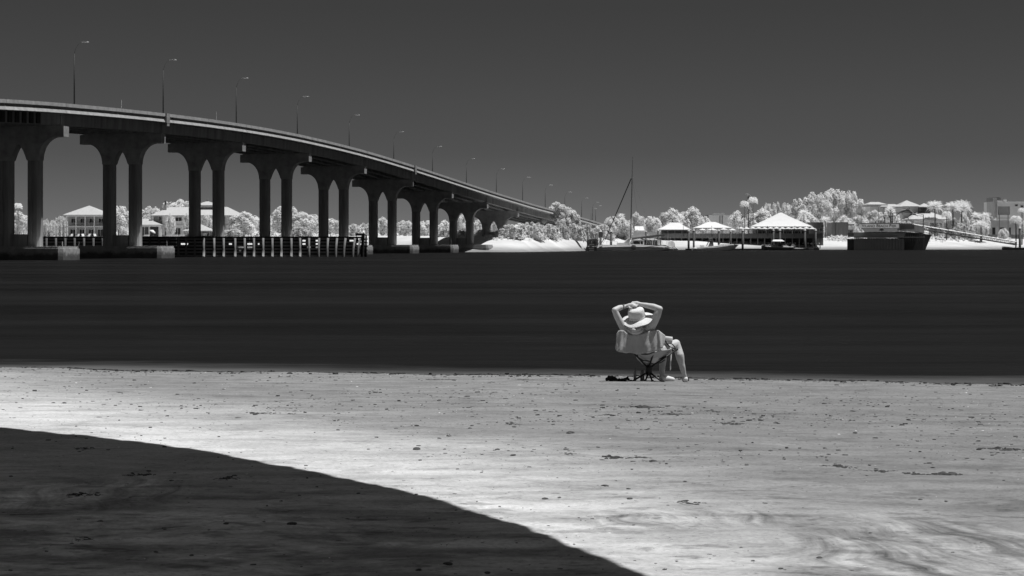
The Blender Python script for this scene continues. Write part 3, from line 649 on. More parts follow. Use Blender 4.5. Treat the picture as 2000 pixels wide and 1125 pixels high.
# low dune grass along the top of the far beach
n = 340; X = rng.uniform(-8, 30, n); d_ = 34 - 18 * rng.random(n) ** 1.8 ; Y = shore(X) + d_; z = bank_d(d_) + 0.15
V, Q = leaves_from(np.stack([X, Y, z], 1), 0.25 + 0.4 * rng.random(n) ** 2, 16, 0.16, 2.0, 0.8)
tag(put('dune_grass', np_mesh('dune_grass', V, Q, MAT['leaf_mid'], False)), kind='stuff')
n = 420; X = rng.uniform(112, 185, n); d_ = rng.uniform(14, 44, n) ; Y = shore(X) + d_; z = bank_d(d_) + 0.1
V, Q = leaves_from(np.stack([X, Y, z], 1), 0.3 + 0.3 * rng.random(n), 14, 0.22, 2.0, 0.8)
tag(put('dune_grass', np_mesh('dune_grass', V, Q, MAT['leaf_mid'], False)), kind='stuff')

# palms
def frond_mesh(m, fan=False, droop=1.0):
    V = []; Fs = []; n = 11
    if fan:
        for i in range(9):
            a = (i - 4) / 4 * 1.25; d = Vector((math.cos(a), math.sin(a), 0)); p = Vector((0.45, 0, 0.1)); q = p + d * 0.42 + Vector((0, 0, 0.04)); e = p + d * 0.6 - Vector((0, 0, 0.12 * droop)); s = Vector((-d.y, d.x, 0)) * 0.05
            o = len(V); V += [p, q - s, e, q + s]; Fs.append((o, o + 1, o + 2, o + 3))
        o = len(V); V += [(0, -0.015, 0), (0.45, -0.015, 0.1), (0.45, 0.015, 0.1), (0, 0.015, 0)]; Fs.append((o, o + 1, o + 2, o + 3))
    else:
        def P(t): return Vector((t * (1 - 0.12 * t), 0, 0.42 * t - 0.55 * droop * t * t))
        for i in range(n):
            t = 0.12 + 0.86 * i / (n - 1); p = P(t); l = 0.26 * math.sin(math.pi * min(1, 0.15 + t * 0.85)) + 0.05
            for s in (-1, 1):
                e = p + Vector((0.55 * l, s * l * 0.8, -0.35 * l)); w = Vector((0.032, 0, 0.0))
                o = len(V); V += [p - w, p + w, e]; Fs.append((o, o + 1, o + 2))
        o = len(V)
        for i in range(6):
            p = P(i / 5); V += [p + Vector((0, -0.012, 0)), p + Vector((0, 0.012, 0))]
        Fs += [(o + 2 * i, o + 2 * i + 1, o + 2 * i + 3, o + 2 * i + 2) for i in range(5)]
    me = bpy.data.meshes.new('frond'); me.from_pydata([tuple(v) for v in V], [], Fs); me.materials.append(m); me.update(); return me
FRD = [frond_mesh(MAT['leaf'], False, d) for d in (0.9, 1.25, 1.6)]; FAN = [frond_mesh(MAT['leaf'], True, d) for d in (1, 2)]
def palm(px, py, rpx, Y, label, fan=False, n=26, dark=False, tr=0.22, lo=-0.5):
    x = WX(px, Y); g = gz(x, Y); zc = WZ(py, Y) - g; r = rpx / F * Y
    t = thing('palm_tree', label, 'palm', (x, Y, g), 0, None)
    MB().tube([(0, 0, -0.3), (0.1, 0, zc * 0.5), (0, 0, zc)], [tr * 1.2, tr, tr * 0.9], 8).build('trunk', MAT['bark'] if not dark else MAT['dark_pile'], t)
    for i in range(n):
        el = lo + (1.35 - lo) * ((i + 0.5) / n) ** 0.9; az = i * 2.399 + random.uniform(-0.2, 0.2)
        put('frond', random.choice(FAN if fan else FRD), t, (0, 0, zc), (random.uniform(-0.3, 0.3), -el * 0.85, az), (r * 1.12,) * 3)
palm(35, 405, 9, 575, 'cabbage palm head rising above the trees between the two leftmost columns', True, 26)
palm(1213, 423, 9, 600, 'small white palm just left of the catamaran mast', False, 24)
palm(1454, 401, 9, 600, 'tall slim palm, left and lower one of the twin pair', True, 26, tr=0.16)
palm(1470.5, 394, 10, 602, 'tall slim palm, right and higher one of the twin pair', True, 26, tr=0.16)
palm(1826, 406, 18, 640, 'broad date palm just right of the louvred cupola', False, 56, True, 0.24, -0.3)
palm(1861, 408, 18, 622, 'broad date palm, left one of the pair above the ramp', False, 56, True, 0.26, -0.3)
palm(1878, 408, 21, 626, 'largest date palm, right one of the pair above the ramp', False, 64, True, 0.28, -0.3)
palm(1849, 422, 10, 612, 'small cabbage palm beside the pavilion arches', True, 30, True)
palm(1906, 422, 11, 640, 'pale palm just right of the two date palms', False, 28)
palm(1925.5, 422, 11, 642, 'pale palm, second right of the two date palms', False, 28)
palm(1916, 443, 18, 614, 'low bushy palm with crown near the ramp rail', False, 40, False, 0.4, -0.2)
palm(1984, 433, 12, 608, 'stout cabbage palm beside the dark mooring pile on the right', True, 36, True)
palm(1996, 414, 8, 618, 'cabbage palm before the grey building at the right edge', True, 28)
palm(1570, 418, 13, 634, 'spreading palm over the right slope of the largest tent', False, 30)
palm(1740, 410, 10, 622, 'palm in front of the pale hipped roofs above the sign', False, 26)
palm(1612, 430, 11, 622, 'drooping palm beside the dark annex of the restaurant', False, 28)
t = thing('norfolk_pine', 'thin dark conifer between the twin palms', 'tree', (WX(1462, 640), 640, gz(WX(1462, 640), 640)))
zc = WZ(379, 640) - t.location.z
MB().tube([(0, 0, -0.3), (0, 0, zc)], [0.3, 0.05], 6).build('trunk', MAT['dark_pile'], t)
V, Q = leaves_from(np.array([(0.3 * rng.normal(), 0.3 * rng.normal(), zc * (0.55 + 0.44 * i / 14)) for i in range(15)]), np.linspace(1.2, 0.4, 15), 40, 0.3)
put('crown', np_mesh('crown', V, Q, MAT['leaf_dark'], False), t)

# ------------------------------------------------------------------ houses on the left bank
def win(parent, x, y, z, w, h, frame=0.08, mat_f='white_paint', arch=False, mull=True):
    """window on a wall facing the river (-y): frame with a pane set back in it"""
    m = MB(); f = frame
    m.span(-w / 2, -w / 2 + f, -0.06, 0.03, 0, h); m.span(w / 2 - f, w / 2, -0.06, 0.03, 0, h); m.span(-w / 2 + f, w / 2 - f, -0.06, 0.03, 0, f); m.span(-w / 2 + f, w / 2 - f, -0.06, 0.03, h - f, h)
    if mull: m.span(-f / 3, f / 3, -0.045, 0.02, f, h - f)
    o = m.build('window', MAT[mat_f], parent, (x, y, z))
    MB().span(-w / 2 + f * 0.9, w / 2 - f * 0.9, -0.012, 0.01, f * 0.9, h - f * 0.9).build('pane', MAT['glass'], o); return o
# verandah house
Y1 = 560; k1 = Y1 / F; X1 = WX(166, Y1); g1 = WZ(463.5, Y1)
h1 = thing('verandah_house', 'two storey house with pyramid roof and double verandah between the two left piers', 'house', (X1, Y1, g1))
ze = WZ(419.5, Y1) - g1; zr = WZ(401, Y1) - g1; hw = 6.15
MB().span(-hw, hw, 2.3, 11, -1.5, ze - 0.05).build('wall', MAT['grey_wall'], h1)
MB().hip(-hw - 0.95, hw + 0.95, -0.9, 12, ze, zr, -0.15, 0.15, 0.22).build('roof', MAT['roof'], h1)
MB().span(-hw, hw, 0.05, 2.29, 3.35, 3.72).build('verandah_floor', MAT['wall'], h1)
MB().span(-hw, hw, 0.0, 0.28, ze - 0.55, ze - 0.23).build('beam', MAT['wall'], h1)
for q in (-6.0, -3.0, 0, 3.0, 6.0):
    for a, b in ((-1.0, 3.34), (3.73, ze - 0.56)): MB().span(q - 0.14, q + 0.14, 0.0, 0.27, a, b).build('column', MAT['white_paint'], h1)
m = MB(); m.span(-hw, hw, 0.08, 0.16, 4.68, 4.76); m.span(-hw, hw, 0.08, 0.16, 3.86, 3.92)
for i in range(62):
    x = -hw + 0.1 + i * 0.2
    m.span(x - 0.025, x + 0.025, 0.1, 0.14, 3.92, 4.68)
tag(m.build('railing', MAT['grey_wall'], h1), kind='stuff')
for q in (-4.5, -1.5, 1.5, 4.5):
    for z, h in ((0.25, 2.5), (3.85, 2.5)): win(h1, q + (0.3 if z > 1 else 0), 2.24, z, 2.0, h, 0.14, 'wall')
for i, px in enumerate((138.5, 151, 162.5, 173, 186)):
    t = thing('garden_chair', ('white garden chair before the verandah house, ' + ['leftmost, by the dark shrub', 'second from the left', 'middle one of five', 'second from the right', 'rightmost, nearest the pier column'][i]), 'chair', (WX(px, 556), 556, gz(WX(px, 556), 556)), random.uniform(-0.5, 0.5), 'white garden chairs before the verandah house')
    MB().span(-0.33, 0.33, -0.3, 0.35, 0.3, 0.36).build('seat', MAT['white_paint'], t)
    m = MB(); m.add([(-0.36, 0.3, 0.37), (0.36, 0.3, 0.37), (0.42, 0.75, 1.15), (-0.42, 0.75, 1.15), (-0.36, 0.36, 0.37), (0.36, 0.36, 0.37), (0.42, 0.81, 1.15), (-0.42, 0.81, 1.15)], [(0, 1, 2, 3), (7, 6, 5, 4), (0, 4, 5, 1), (2, 6, 7, 3), (1, 5, 6, 2), (3, 7, 4, 0)]); m.build('backrest', MAT['white_paint'], t)
    for s in (-1, 1):
        MB().span(s * 0.46 - 0.08, s * 0.46 + 0.08, -0.35, 0.5, 0.52, 0.57).build('armrest', MAT['white_paint'], t)
        MB().span(s * 0.40 - 0.04, s * 0.40 + 0.04, -0.34, -0.26, -0.02, 0.515).build('leg', MAT['white_paint'], t)
# big house
Y2 = 592; X2 = WX(370, Y2); g2 = WZ(464.5, Y2)
h2 = thing('mansion', 'large house with hipped pale roofs, cupola and chimney behind the third pier', 'house', (X2, Y2, g2))
def hx(px): return WX(px, Y2) - X2
def hz(py): return WZ(py, Y2) - g2
MB().span(hx(317), hx(446), 0, 16, -1.5, hz(420.6)).build('wall', MAT['wall'], h2)
MB().span(hx(298.5), hx(316.9), 1.2, 14, -1.5, hz(420.8)).build('wing_wall', MAT['grey_wall'], h2)
MB().hip(hx(294.5), hx(466), -1.2, 17.5, hz(420.5), hz(403.3), hx(323), hx(437), 0.3).build('roof', MAT['roof'], h2)
MB().span(hx(378), hx(417), 6.2, 10.2, hz(404.5), hz(399.9)).build('cupola_wall', MAT['wall'], h2)
cr = MB().hip(hx(374), hx(421), 5, 11.4, hz(400), hz(391.8), hx(396), hx(398), 0.2).build('cupola_roof', MAT['roof'], h2)
MB().lathe([(0.0, -0.3), (0.25, -0.2), (0.12, 0.15), (0.33, 0.45), (0.0, 0.85)], 8, (hx(397), 8.2, hz(391.5))).build('finial', MAT['dark_pile'], cr)
ch = MB().span(hx(314.6), hx(319.6), 4.5, 5.6, hz(412), hz(399.5)).build('chimney', MAT['grey_wall'], h2)
MB().span(hx(316.0), hx(319.0), 4.6, 5.4, hz(399.4), hz(391.5)).build('chimney_pot', MAT['dark_pile'], ch)
MB().span(hx(434), hx(452), 1, 12, -1.5, hz(421)).build('right_wing', MAT['grey_wall'], h2)
MB().span(hx(438.5), hx(440.5), -0.9, -0.4, -1, hz(421.5)).build('porch_column', MAT['dark_wall'], h2)
MB().span(hx(277), hx(316.9), -2.5, 1.19, -1.5, hz(439.1)).build('front_room', MAT['wall'], h2)
MB().hip(hx(268), hx(319), -3.3, 3.2, hz(439), hz(427), hx(272), hx(288), 0.25).build('front_roof', MAT['roof'], h2)
for a in (281.5, 289.5): win(h2, hx(a), -2.56, hz(460.5), 1.25, 3.1, 0.14, 'dark_wall')
MB().span(hx(296), hx(312.5), -2.56, -2.51, -0.4, hz(443)).build('doorway_shade_panel', MAT['glass'], h2)  # flat dark panel paints the shade inside the doorway
for a, w, y0, y1 in ((325, 1.3, 460, 444), (347, 2.3, 459.5, 444.5), (364, 1.6, 459.5, 444), (349, 2.5, 432.5, 423.5), (330, 1.4, 432, 424)): win(h2, hx(a), -0.07, hz(y0), w, hz(y1) - hz(y0), 0.16, 'wall')
win(h2, hx(311), 1.13, hz(431.5), 1.1, 1.7, 0.14, 'wall')
MB().span(hx(317), hx(446), -0.25, -0.01, hz(441.8), hz(439.2)).build('string_course', MAT['wall'], h2)
for a in (318.5, 338.5, 357): MB().span(hx(a) - 0.25, hx(a) + 0.25, -0.3, -0.02, -0.5, hz(442)).build('pilaster', MAT['wall'], h2)
Yp = 566; Xp = WX(387, Yp); gp = WZ(464.5, Yp)
pv = thing('garden_pavilion', 'low open garden pavilion with pale pyramid roof between the third pier columns', 'pavilion', (Xp, Yp, gp))
zz = WZ(450.5, Yp) - gp
MB().hip(-5.0, 4.7, -1.5, 6.5, zz, WZ(437, Yp) - gp, -0.3, 0.3, 0.2).build('roof', MAT['roof'], pv)
MB().span(-4.2, 4.0, 4.0, 4.2, -0.5, zz - 0.21).build('back_wall', MAT['dark_wall'], pv)
for q in (-4.2, -1.4, 1.4, 4.0): MB().span(q - 0.12, q + 0.12, -1.1, -0.86, -0.5, zz - 0.22).build('post', MAT['dark_wall'], pv)
MB().span(1.5, 3.0, -0.6, -0.4, 0.35, zz - 0.75).build('menu_board', MAT['grey_wall'], pv)
def umbrella(px, py, rpx, Y, label, tilt=0.0, group=None, gz_=None, cat='parasol'):
    x = WX(px, Y); top = WZ(py, Y); g = gz(x, Y) if gz_ is None else gz_; r = rpx / F * Y
    t = thing('parasol', label, cat, (x, Y, g), 0, group)
    MB().tube([(0, 0, -0.05), (0, 0, top - g)], 0.045, 6).build('pole', MAT['metal'], t)
    m = MB(); n = 8; hgt = 0.26 * r + 0.25; vs = [(0, 0, 0)] + [(r * math.cos(6.2832 * i / n), r * math.sin(6.2832 * i / n), -hgt) for i in range(n)] + [(r * math.cos(6.2832 * i / n), r * math.sin(6.2832 * i / n), -hgt - 0.28) for i in range(n)]
    m.add(vs, [(0, 1 + i, 1 + (i + 1) % n) for i in range(n)] + [(1 + i, n + 1 + i, n + 1 + (i + 1) % n, 1 + (i + 1) % n) for i in range(n)])
    m.build('canopy', MAT['white_fabric'], t, (0, 0, top - g), (0, tilt, 0)); return t
umbrella(299.5, 449, 6.5, 560, 'tilted white parasol on the terrace of the big house', 0.45)
for i, (px, n) in enumerate(((286.5, 'below the tilted parasol, at the left'), (330, 'left one of three near the arched window'), (342, 'middle one of three near the arched window'), (355, 'right one of three near the pavilion'))):
    t = thing('patio_table', 'white covered patio table on the mansion terrace, ' + n, 'table', (WX(px, 558), 558, gz(WX(px, 558), 558)), 0, 'white covered tables on the mansion terrace')
    MB().box((0, 0, 0.72), (1.6, 1.0, 0.06)).build('tabletop', MAT['white_fabric'], t)
    MB().box((0, 0, 0.52), (1.62, 1.02, 0.33)).build('cloth', MAT['white_fabric'], t)
    for sx in (-0.7, 0.7):
        for sy in (-0.4, 0.4): MB().box((sx, sy, 0.17), (0.06, 0.06, 0.36)).build('leg', MAT['white_paint'], t)

# ------------------------------------------------------------------ restaurant quay
YD = 585; kD = YD / F; g0 = 0
zt = WZ(456.3, YD); zf = WZ(464.6, YD)
dk = thing('waterfront_deck', 'long dark boarded restaurant deck on posts above the sand', 'deck', (WX(1450, YD), YD, 0))
def dx(px): return WX(px, YD) - WX(1450, YD)
MB().span(dx(1290), dx(1607), 0.3, 16, zf, zf + 0.3).build('platform', MAT['deck_wood'], dk)
n = 62
for i in range(n):
    a = dx(1290) + (dx(1607) - dx(1290)) * i / n; b = dx(1290) + (dx(1607) - dx(1290)) * (i + 1) / n
    MB().span(a + 0.01, b - 0.03, 0.0 + random.uniform(0, 0.05), 0.26, zf - 0.12, zt - random.uniform(0, 0.05)).build('board', MAT['deck_wood'], dk)
MB().span(dx(1290), dx(1607), -0.08, 0.3, zt, zt + 0.09).build('handrail', MAT['deck_wood'], dk)
for px in [1304 + 13.55 * i for i in range(23)]:
    MB().span(dx(px) - 0.13, dx(px) + 0.13, 0.31, 0.57, -0.5, zf - 0.001).build('post', MAT['pile'], dk)
for px in (1334.5, 1390, 1444.5, 1498.5, 1552): MB().span(dx(px) - 0.06, dx(px) + 0.06, -0.2, -0.085, zf + 0.4, WZ(441, YD)).build('light_pole', MAT['dark_pile'], dk)
sw = thing('deck_shade_sheet', 'black sheet standing in for the shade beneath the restaurant deck', 'wall', (WX(1450, YD), YD + 6, 0))  # black sheet added to paint the deep shade under the deck
MB().span(dx(1285), dx(1600), 0, 0.5, -0.5, zf - 0.02).build('sheet_face', MAT['black_timber'], sw)
def tent(pa, pb, r0, r1, yap, yev, Y, dep, label, name='tent', posts=5, z0=None):
    x = WX((pa + pb) / 2, Y); z0 = zf + 0.3 if z0 is None else z0
    t = thing(name, label, 'tent', (x, Y, z0)); f = lambda p: WX(p, Y) - x
    ze = WZ(yev, Y) - z0; za = WZ(yap, Y) - z0
    # gently sagging canvas: rows between eaves and ridge
    m = MB(); rows = 6; vs = []; nseg = 8
    for i in range(rows + 1):
        s = i / rows; z = ze + (za - ze) * (0.86 * s + 0.14 * s * s)
        a0 = f(pa) + (f(r0) - f(pa)) * s; a1 = f(pb) + (f(r1) - f(pb)) * s; y0 = 0 + dep / 2 * s * 0.98; y1 = dep - dep / 2 * s * 0.98
        cs = [(a0, y0), (a1, y0), (a1, y1), (a0, y1)]
        for c in range(4):
            p, q = cs[c], cs[(c + 1) % 4]
            for j in range(nseg): u = j / nseg; vs.append((p[0] + (q[0] - p[0]) * u, p[1] + (q[1] - p[1]) * u, z))
    N = 4 * nseg; fs = [(i * N + j, i * N + (j + 1) % N, (i + 1) * N + (j + 1) % N, (i + 1) * N + j) for i in range(rows) for j in range(N)] + [tuple(rows * N + j for j in range(N))]
    m.add(vs, fs); m.build('canopy', MAT['white_fabric'], t)
    m = MB(); v0 = [(x_, y_, z_) for x_, y_, z_ in vs[:N]]; m.add(v0 + [(a, b, c - 0.28) for a, b, c in v0], [(j, (j + 1) % N, N + (j + 1) % N, N + j) for j in range(N)]); m.build('valance', MAT['white_fabric'], t)
    for i in range(posts):
        u = (i + 0.15) / (posts - 0.7); X = f(pa) + 0.6 + (f(pb) - f(pa) - 1.2) * u
        for yy in (0.4, dep - 0.4): MB().tube([(X, yy, 0), (X, yy, ze - 0.02)], 0.08, 6).build('post', MAT['white_paint'], t)
tent(1286, 1350.5, 1312, 1328, 434.5, 448.3, 587, 9, 'leftmost and smallest white tent roof, above the deck behind the catamaran')
tent(1358, 1430, 1385, 1400, 433.2, 444.8, 589, 9, 'middle white tent roof with a flat ridge, over the deck')
tent(1473.5, 1588, 1528, 1533, 414.8, 442.3, 590, 13, 'largest white tent roof, a tall pyramid over the deck', posts=7)
rb = thing('restaurant_pavilion', 'dark glazed restaurant front beneath the largest tent', 'building', (WX(1530, 594), 594, zf + 0.3))
MB().span(-9.6, 9.2, 0.1, 8, 0, WZ(443.5, 594) - zf - 0.3).build('wall', MAT['dark_wall'], rb)
for i in range(9): win(rb, -8.4 + i * 2.1, 0.06, 0.35, 1.9, 1.75, 0.08, 'dark_wall', mull=False)
rc = thing('bar_pavilion', 'low dark bar front beneath the leftmost tent', 'building', (WX(1318, 592), 592, zf + 0.3))
MB().span(-4.6, 4.8, 0.1, 3.5, 0, WZ(449.5, 592) - zf - 0.3).build('wall', MAT['dark_wall'], rc)
for q in (-2.4, -0.6, 1.4, 3.2): MB().span(q - 0.14, q + 0.14, 0.0, 0.09, 0.1, 1.3).build('curtain', MAT['white_fabric'], rc)
names = ['just left of the dark mooring pile', 'second from the left in the row', 'third from the left in the row', 'fourth from the left in the row', 'fifth from the left in the row', 'sixth from the left, under the tent apex', 'seventh from the left, right of the apex', 'sixth from the right end', 'fifth from the right end', 'fourth from the right end', 'third from the right end', 'second from the right end', 'at the right end of the row']
for i in range(13): umbrella(1447 + i * 11.6, 443.2 + random.uniform(-0.3, 0.5), 7.2, 586.5 + (i % 2) * 0.5, 'small white parasol along the deck rail, ' + names[i], 0, 'white parasols in a row along the deck rail', zf + 0.3)
umbrella(1391, 445.4, 10, 586.6, 'wide white parasol beneath the middle tent, left one', 0, 'wide white parasols beneath the middle tent', zf + 0.3)
umbrella(1413.5, 445, 8, 586.4, 'white parasol beneath the right end of the middle tent', 0, 'wide white parasols beneath the middle tent', zf + 0.3)
umbrella(1430, 446, 8, 586.8, 'white parasol just right of the middle tent', 0, 'wide white parasols beneath the middle tent', zf + 0.3)
umbrella(1372, 446, 7, 586.9, 'white parasol beneath the left end of the middle tent', 0, 'wide white parasols beneath the middle tent', zf + 0.3)
an = thing('restaurant_annex', 'dark boarded annex with small windows right of the largest tent', 'building', (WX(1592, 592), 592, 2.0))
MB().span(WX(1578, 592) - WX(1592, 592), WX(1608, 592) - WX(1592, 592), 0, 9, -0.5, WZ(434.2, 592) - 2).build('wall', MAT['dark_wall'], an)
for px, py, w, h in ((1604, 453, 1.1, 1.4), (1599, 452, 0.7, 1.0), (1606, 444, 0.9, 0.9)): win(an, WX(px, 592) - WX(1592, 592), -0.04, WZ(py, 592) - 2, w, h, 0.12, 'grey_wall')
db = thing('dark_building', 'dark flat roofed building above the boulders left of the pier', 'building', (WX(1650, 612), 612, 3.0))
f_ = lambda p: WX(p, 612) - WX(1650, 612); z_ = lambda p: WZ(p, 612) - 3.0
MB().span(f_(1633), f_(1657), 0, 9, -1, z_(434)).build('wall', MAT['dark_wall'], db)
MB().span(f_(1624), f_(1632.9), 0.6, 9, -1, z_(434.8)).build('wing_wall', MAT['deck_wood'], db)
MB().span(f_(1657.1), f_(1668), -0.6, 6, z_(440), z_(438)).build('awning', MAT['dark_wall'], db)
MB().span(f_(1657.1), f_(1667), 0.5, 6, -1, z_(448.5)).build('store_wall', MAT['dark_wall'], db)
win(db, f_(1662), 0.44, z_(454.5), 1.0, 0.7, 0.1, 'grey_wall', mull=False)
gb = thing('flat_building', 'pale grey flat roofed building behind the gap right of the middle tent', 'building', (WX(1405, 700), 700, 4.4))
f_ = lambda p: WX(p, 700) - WX(1405, 700); z_ = lambda p: WZ(p, 700) - 4.4
MB().span(f_(1384), f_(1440), 0, 14, -1, z_(420.5)).build('wall', MAT['wall'], gb)
MB().span(f_(1383.5), f_(1440.5), -0.3, 14.3, z_(420.4), z_(419.4)).build('roof', MAT['grey_wall'], gb)
MB().span(f_(1396), f_(1417), 3, 10, z_(419.3), z_(416)).build('plant_room', MAT['wall'], gb)
MB().span(f_(1372), f_(1383.4), 0.5, 10, -1, z_(421.5)).build('wing_wall', MAT['dark_wall'], gb)
for p in (1406, 1410.5): MB().span(f_(p) - 0.12, f_(p) + 0.12, -0.2, -0.02, -1, z_(421)).build('downpipe', MAT['dark_pile'], gb)
ws = thing('white_shed', 'small bright white gabled shed behind the catamaran mast', 'shed', (WX(1238, 600), 600, 4.0))
f_ = lambda p: WX(p, 600) - WX(1238, 600); z_ = lambda p: WZ(p, 600) - 4.0
MB().span(f_(1224), f_(1257), 0, 5, -1, z_(450.5)).build('wall', MAT['white_paint'], ws)
MB().hip(f_(1222.5), f_(1258.5), -0.5, 5.5, z_(450), z_(441.7), f_(1224), f_(1257.5), 0.12).build('roof', MAT['white_fabric'], ws)
MB().span(f_(1235), f_(1239.5), -0.4, -0.02, z_(447), z_(441.5)).build('vent_box', MAT['grey_wall'], ws)

bw = thing('boardwalk', 'grey slatted boardwalk railing behind the catamaran boom', 'boardwalk', (WX(1262, 582), 582, 2.0))
f_ = lambda p: WX(p, 582) - WX(1262, 582); z_ = lambda p: WZ(p, 582) - 2.0
for i in range(22): MB().span(f_(1232 + i * 2.7), f_(1234.3 + i * 2.7), random.uniform(0, 0.04), 0.12, z_(464), z_(453) + random.uniform(-0.05, 0.05)).build('slat', MAT['wall'], bw)
MB().span(f_(1231), f_(1292), -0.1, 0.25, z_(453) + 0.06, z_(452)).build('rail', MAT['wall'], bw)
MB().span(f_(1231), f_(1292), 0.26, 3, z_(466), z_(463.5)).build('platform', MAT['dark_wall'], bw)
for i in range(7): MB().span(f_(1233 + i * 9), f_(1234 + i * 9), 0.3, 0.5, -2.2, z_(466.01)).build('post', MAT['pile'], bw)

# ------------------------------------------------------------------ boulders
pile_pts = []
for i in range(95):
    px = random.uniform(1603, 1670); u = random.random(); prof = min(1, (px - 1600) / 22); py = 474.3 - u * 12.5 * prof
    pile_pts.append((px, py, 598 + u * 9))
pile_pts += [(random.uniform(1450, 1600), 475.6 + random.uniform(-0.8, 0.8), 589.5) for _ in range(30)]
RK = []
for i in range(5):
    bm = bmesh.new(); bmesh.ops.create_icosphere(bm, subdivisions=1, radius=1)
    for v in bm.verts: v.co *= random.uniform(0.7, 1.15)
    me = bpy.data.meshes.new('boulder'); bm.to_mesh(me); bm.free(); me.materials.append(MAT['rock']); RK.append(me)
for i, (px, py, Y) in enumerate(pile_pts):
    o = put('boulder', RK[i % 5], None, W(px, py, Y), (random.random() * 6, random.random() * 6, random.random() * 6), tuple(random.uniform(0.45, 0.95) * (1 if i < 95 else 0.55) for _ in range(3)))
    tag(o, 'pale boulder in the riprap heap between the deck and the pier' if i < 95 else 'small pale stone on the sand under the restaurant deck', 'boulder', 'boulders of the riprap heap' if i < 95 else 'stones under the restaurant deck')

# ------------------------------------------------------------------ mooring piles
def mooring(px, ytop, ybot, Y, label, w=0.36, collar=False):
    x = WX(px, Y); zt_ = WZ(ytop, Y)
    t = thing('mooring_pile', label, 'mooring pile', (x, Y, 0), 0, 'mooring piles with white caps')
    MB().tube([(0, 0, -2), (0, 0, 0.9), (0, 0, zt_ - 0.35)], [w * 1.05, w, w], 10).build('pile', MAT['dark_pile'], t, smooth=True)
    MB().lathe([(w * 1.25, 0), (w * 1.1, 0.12), (w * 0.25, 0.75), (0, 0.8)], 10, (0, 0, zt_ - 0.35)).build('cap', MAT['white_paint'], t)
    if collar: MB().span(-0.62, 0.62, -0.5, -w - 0.02, zt_ - 2.0, zt_ - 0.6).build('notice_board', MAT['dark_pile'], t)
for a in ((1173, 450.5, 0, 512, 'mooring pile with a dark board near the catamaran stern', 0.36, True), (1193.5, 450.5, 0, 520, 'plain mooring pile between the catamaran stern and its mast', 0.36), (1261.5, 451, 0, 560, 'mooring pile cap seen above the boom right of the mast', 0.28), (1285.5, 449.5, 0, 562, 'mooring pile cap at the left corner of the leftmost tent', 0.28), (1345, 449.5, 0, 556, 'mooring pile right of the leftmost tent, left of a pair', 0.36), (1355, 448.6, 0, 515, 'tall mooring pile at the motorboat stern, right of a pair', 0.3), (1404, 449.5, 0, 565, 'mooring pile beneath the middle tent, behind the motorboat bow', 0.38), (1427, 450.5, 0, 560, 'mooring pile near the right end of the middle tent', 0.3), (1450.5, 448.5, 0, 535, 'mooring pile just right of the motorboat bow', 0.36), (1510.5, 448.3, 0, 562, 'mooring pile left of the largest tent apex, over the small boat', 0.3), (1523, 448, 0, 563, 'mooring pile under the largest tent apex', 0.4), (1572, 448, 0, 556, 'mooring pile near the right end of the parasol row', 0.36), (1593, 448.3, 0, 548, 'mooring pile at the right end of the restaurant deck', 0.32), (1992, 444, 0, 560, 'thick dark mooring pile at the foot of the ramp, far right', 0.42)):
    mooring(*a)

# ------------------------------------------------------------------ floating docks
fd = thing('floating_dock', 'low floating dock with a pale top beside the small motorboat', 'dock', (WX(1520, 545), 545, 0))
f_ = lambda p: WX(p, 545) - WX(1520, 545)
MB().span(f_(1340), f_(1600), 0, 2.6, -0.3, 0.32).build('float', MAT['dark_wall'], fd)
MB().span(f_(1340), f_(1575), -0.05, 2.65, 0.325, 0.47).build('walkway', MAT['pale_concrete'], fd)
MB().span(f_(1573), f_(1600), -0.08, 2.7, 0.325, 0.75).build('step_box', MAT['dark_wall'], fd)
MB().span(f_(1580), f_(1589), -0.2, -0.085, 0.05, 0.45).build('fender_pad', MAT['grey_wall'], fd)
fd = thing('floating_dock', 'dark floating dock at the foot of the gangway, far right', 'dock', (WX(1990, 556), 556, 0))
f_ = lambda p: WX(p, 556) - WX(1990, 556)
MB().span(f_(1962), f_(2060), 0, 3, -0.3, 0.62).build('float', MAT['dark_wall'], fd); MB().span(f_(1961.5), f_(2060), -0.1, 3.1, 0.625, 0.75).build('walkway', MAT['grey_wall'], fd)

# ------------------------------------------------------------------ fishing pier with its sign
YP = 540; XP = WX(1720, YP)
pr = thing('fishing_pier', 'dark fishing pier on a crib of piles with a lettered sign board', 'pier', (XP, YP, 0))
f_ = lambda p: WX(p, YP) - XP; z_ = lambda p: WZ(p, YP)
n = 34
for i in range(n):
    a = f_(1668.5) + (f_(1767) - f_(1668.5)) * i / n; w = (f_(1767) - f_(1668.5)) / n
    MB().span(a, a + w - 0.07, random.uniform(0, 0.06) + 0.2 * (i % 2), 0.5, -1, z_(465.6) - random.uniform(0, 0.12)).build('sheet_pile', MAT['wall'], pr)
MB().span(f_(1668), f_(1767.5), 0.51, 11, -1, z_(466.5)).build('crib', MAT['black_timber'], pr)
MB().span(f_(1668), f_(1806), -0.35, 0.2, z_(464.2), z_(462.7)).build('beam', MAT['white_paint'], pr)
for i in range(11): MB().span(f_(1672 + 4.2 * i), f_(1672 + 4.2 * i) + 0.28, -0.2, -0.02, z_(467.4), z_(464.3)).build('bracket', MAT['grey_wall'], pr)
MB().span(f_(1669), f_(1768), 1.0, 11, z_(462.6), z_(454)).build('platform_wall', MAT['grey_wall'], pr)
MB().span(f_(1688), f_(1756), -0.2, 0.99, z_(454.2), z_(453.2)).build('sign_ledge', MAT['black_timber'], pr)
zb_ = z_(452.8); TLT = R(-9)          # the boards lean back a little
def lean(name, m, mt): return m.build(name, mt, pr, (0, 0, zb_), (TLT, 0, 0))
zz_ = lambda p: z_(p) - zb_
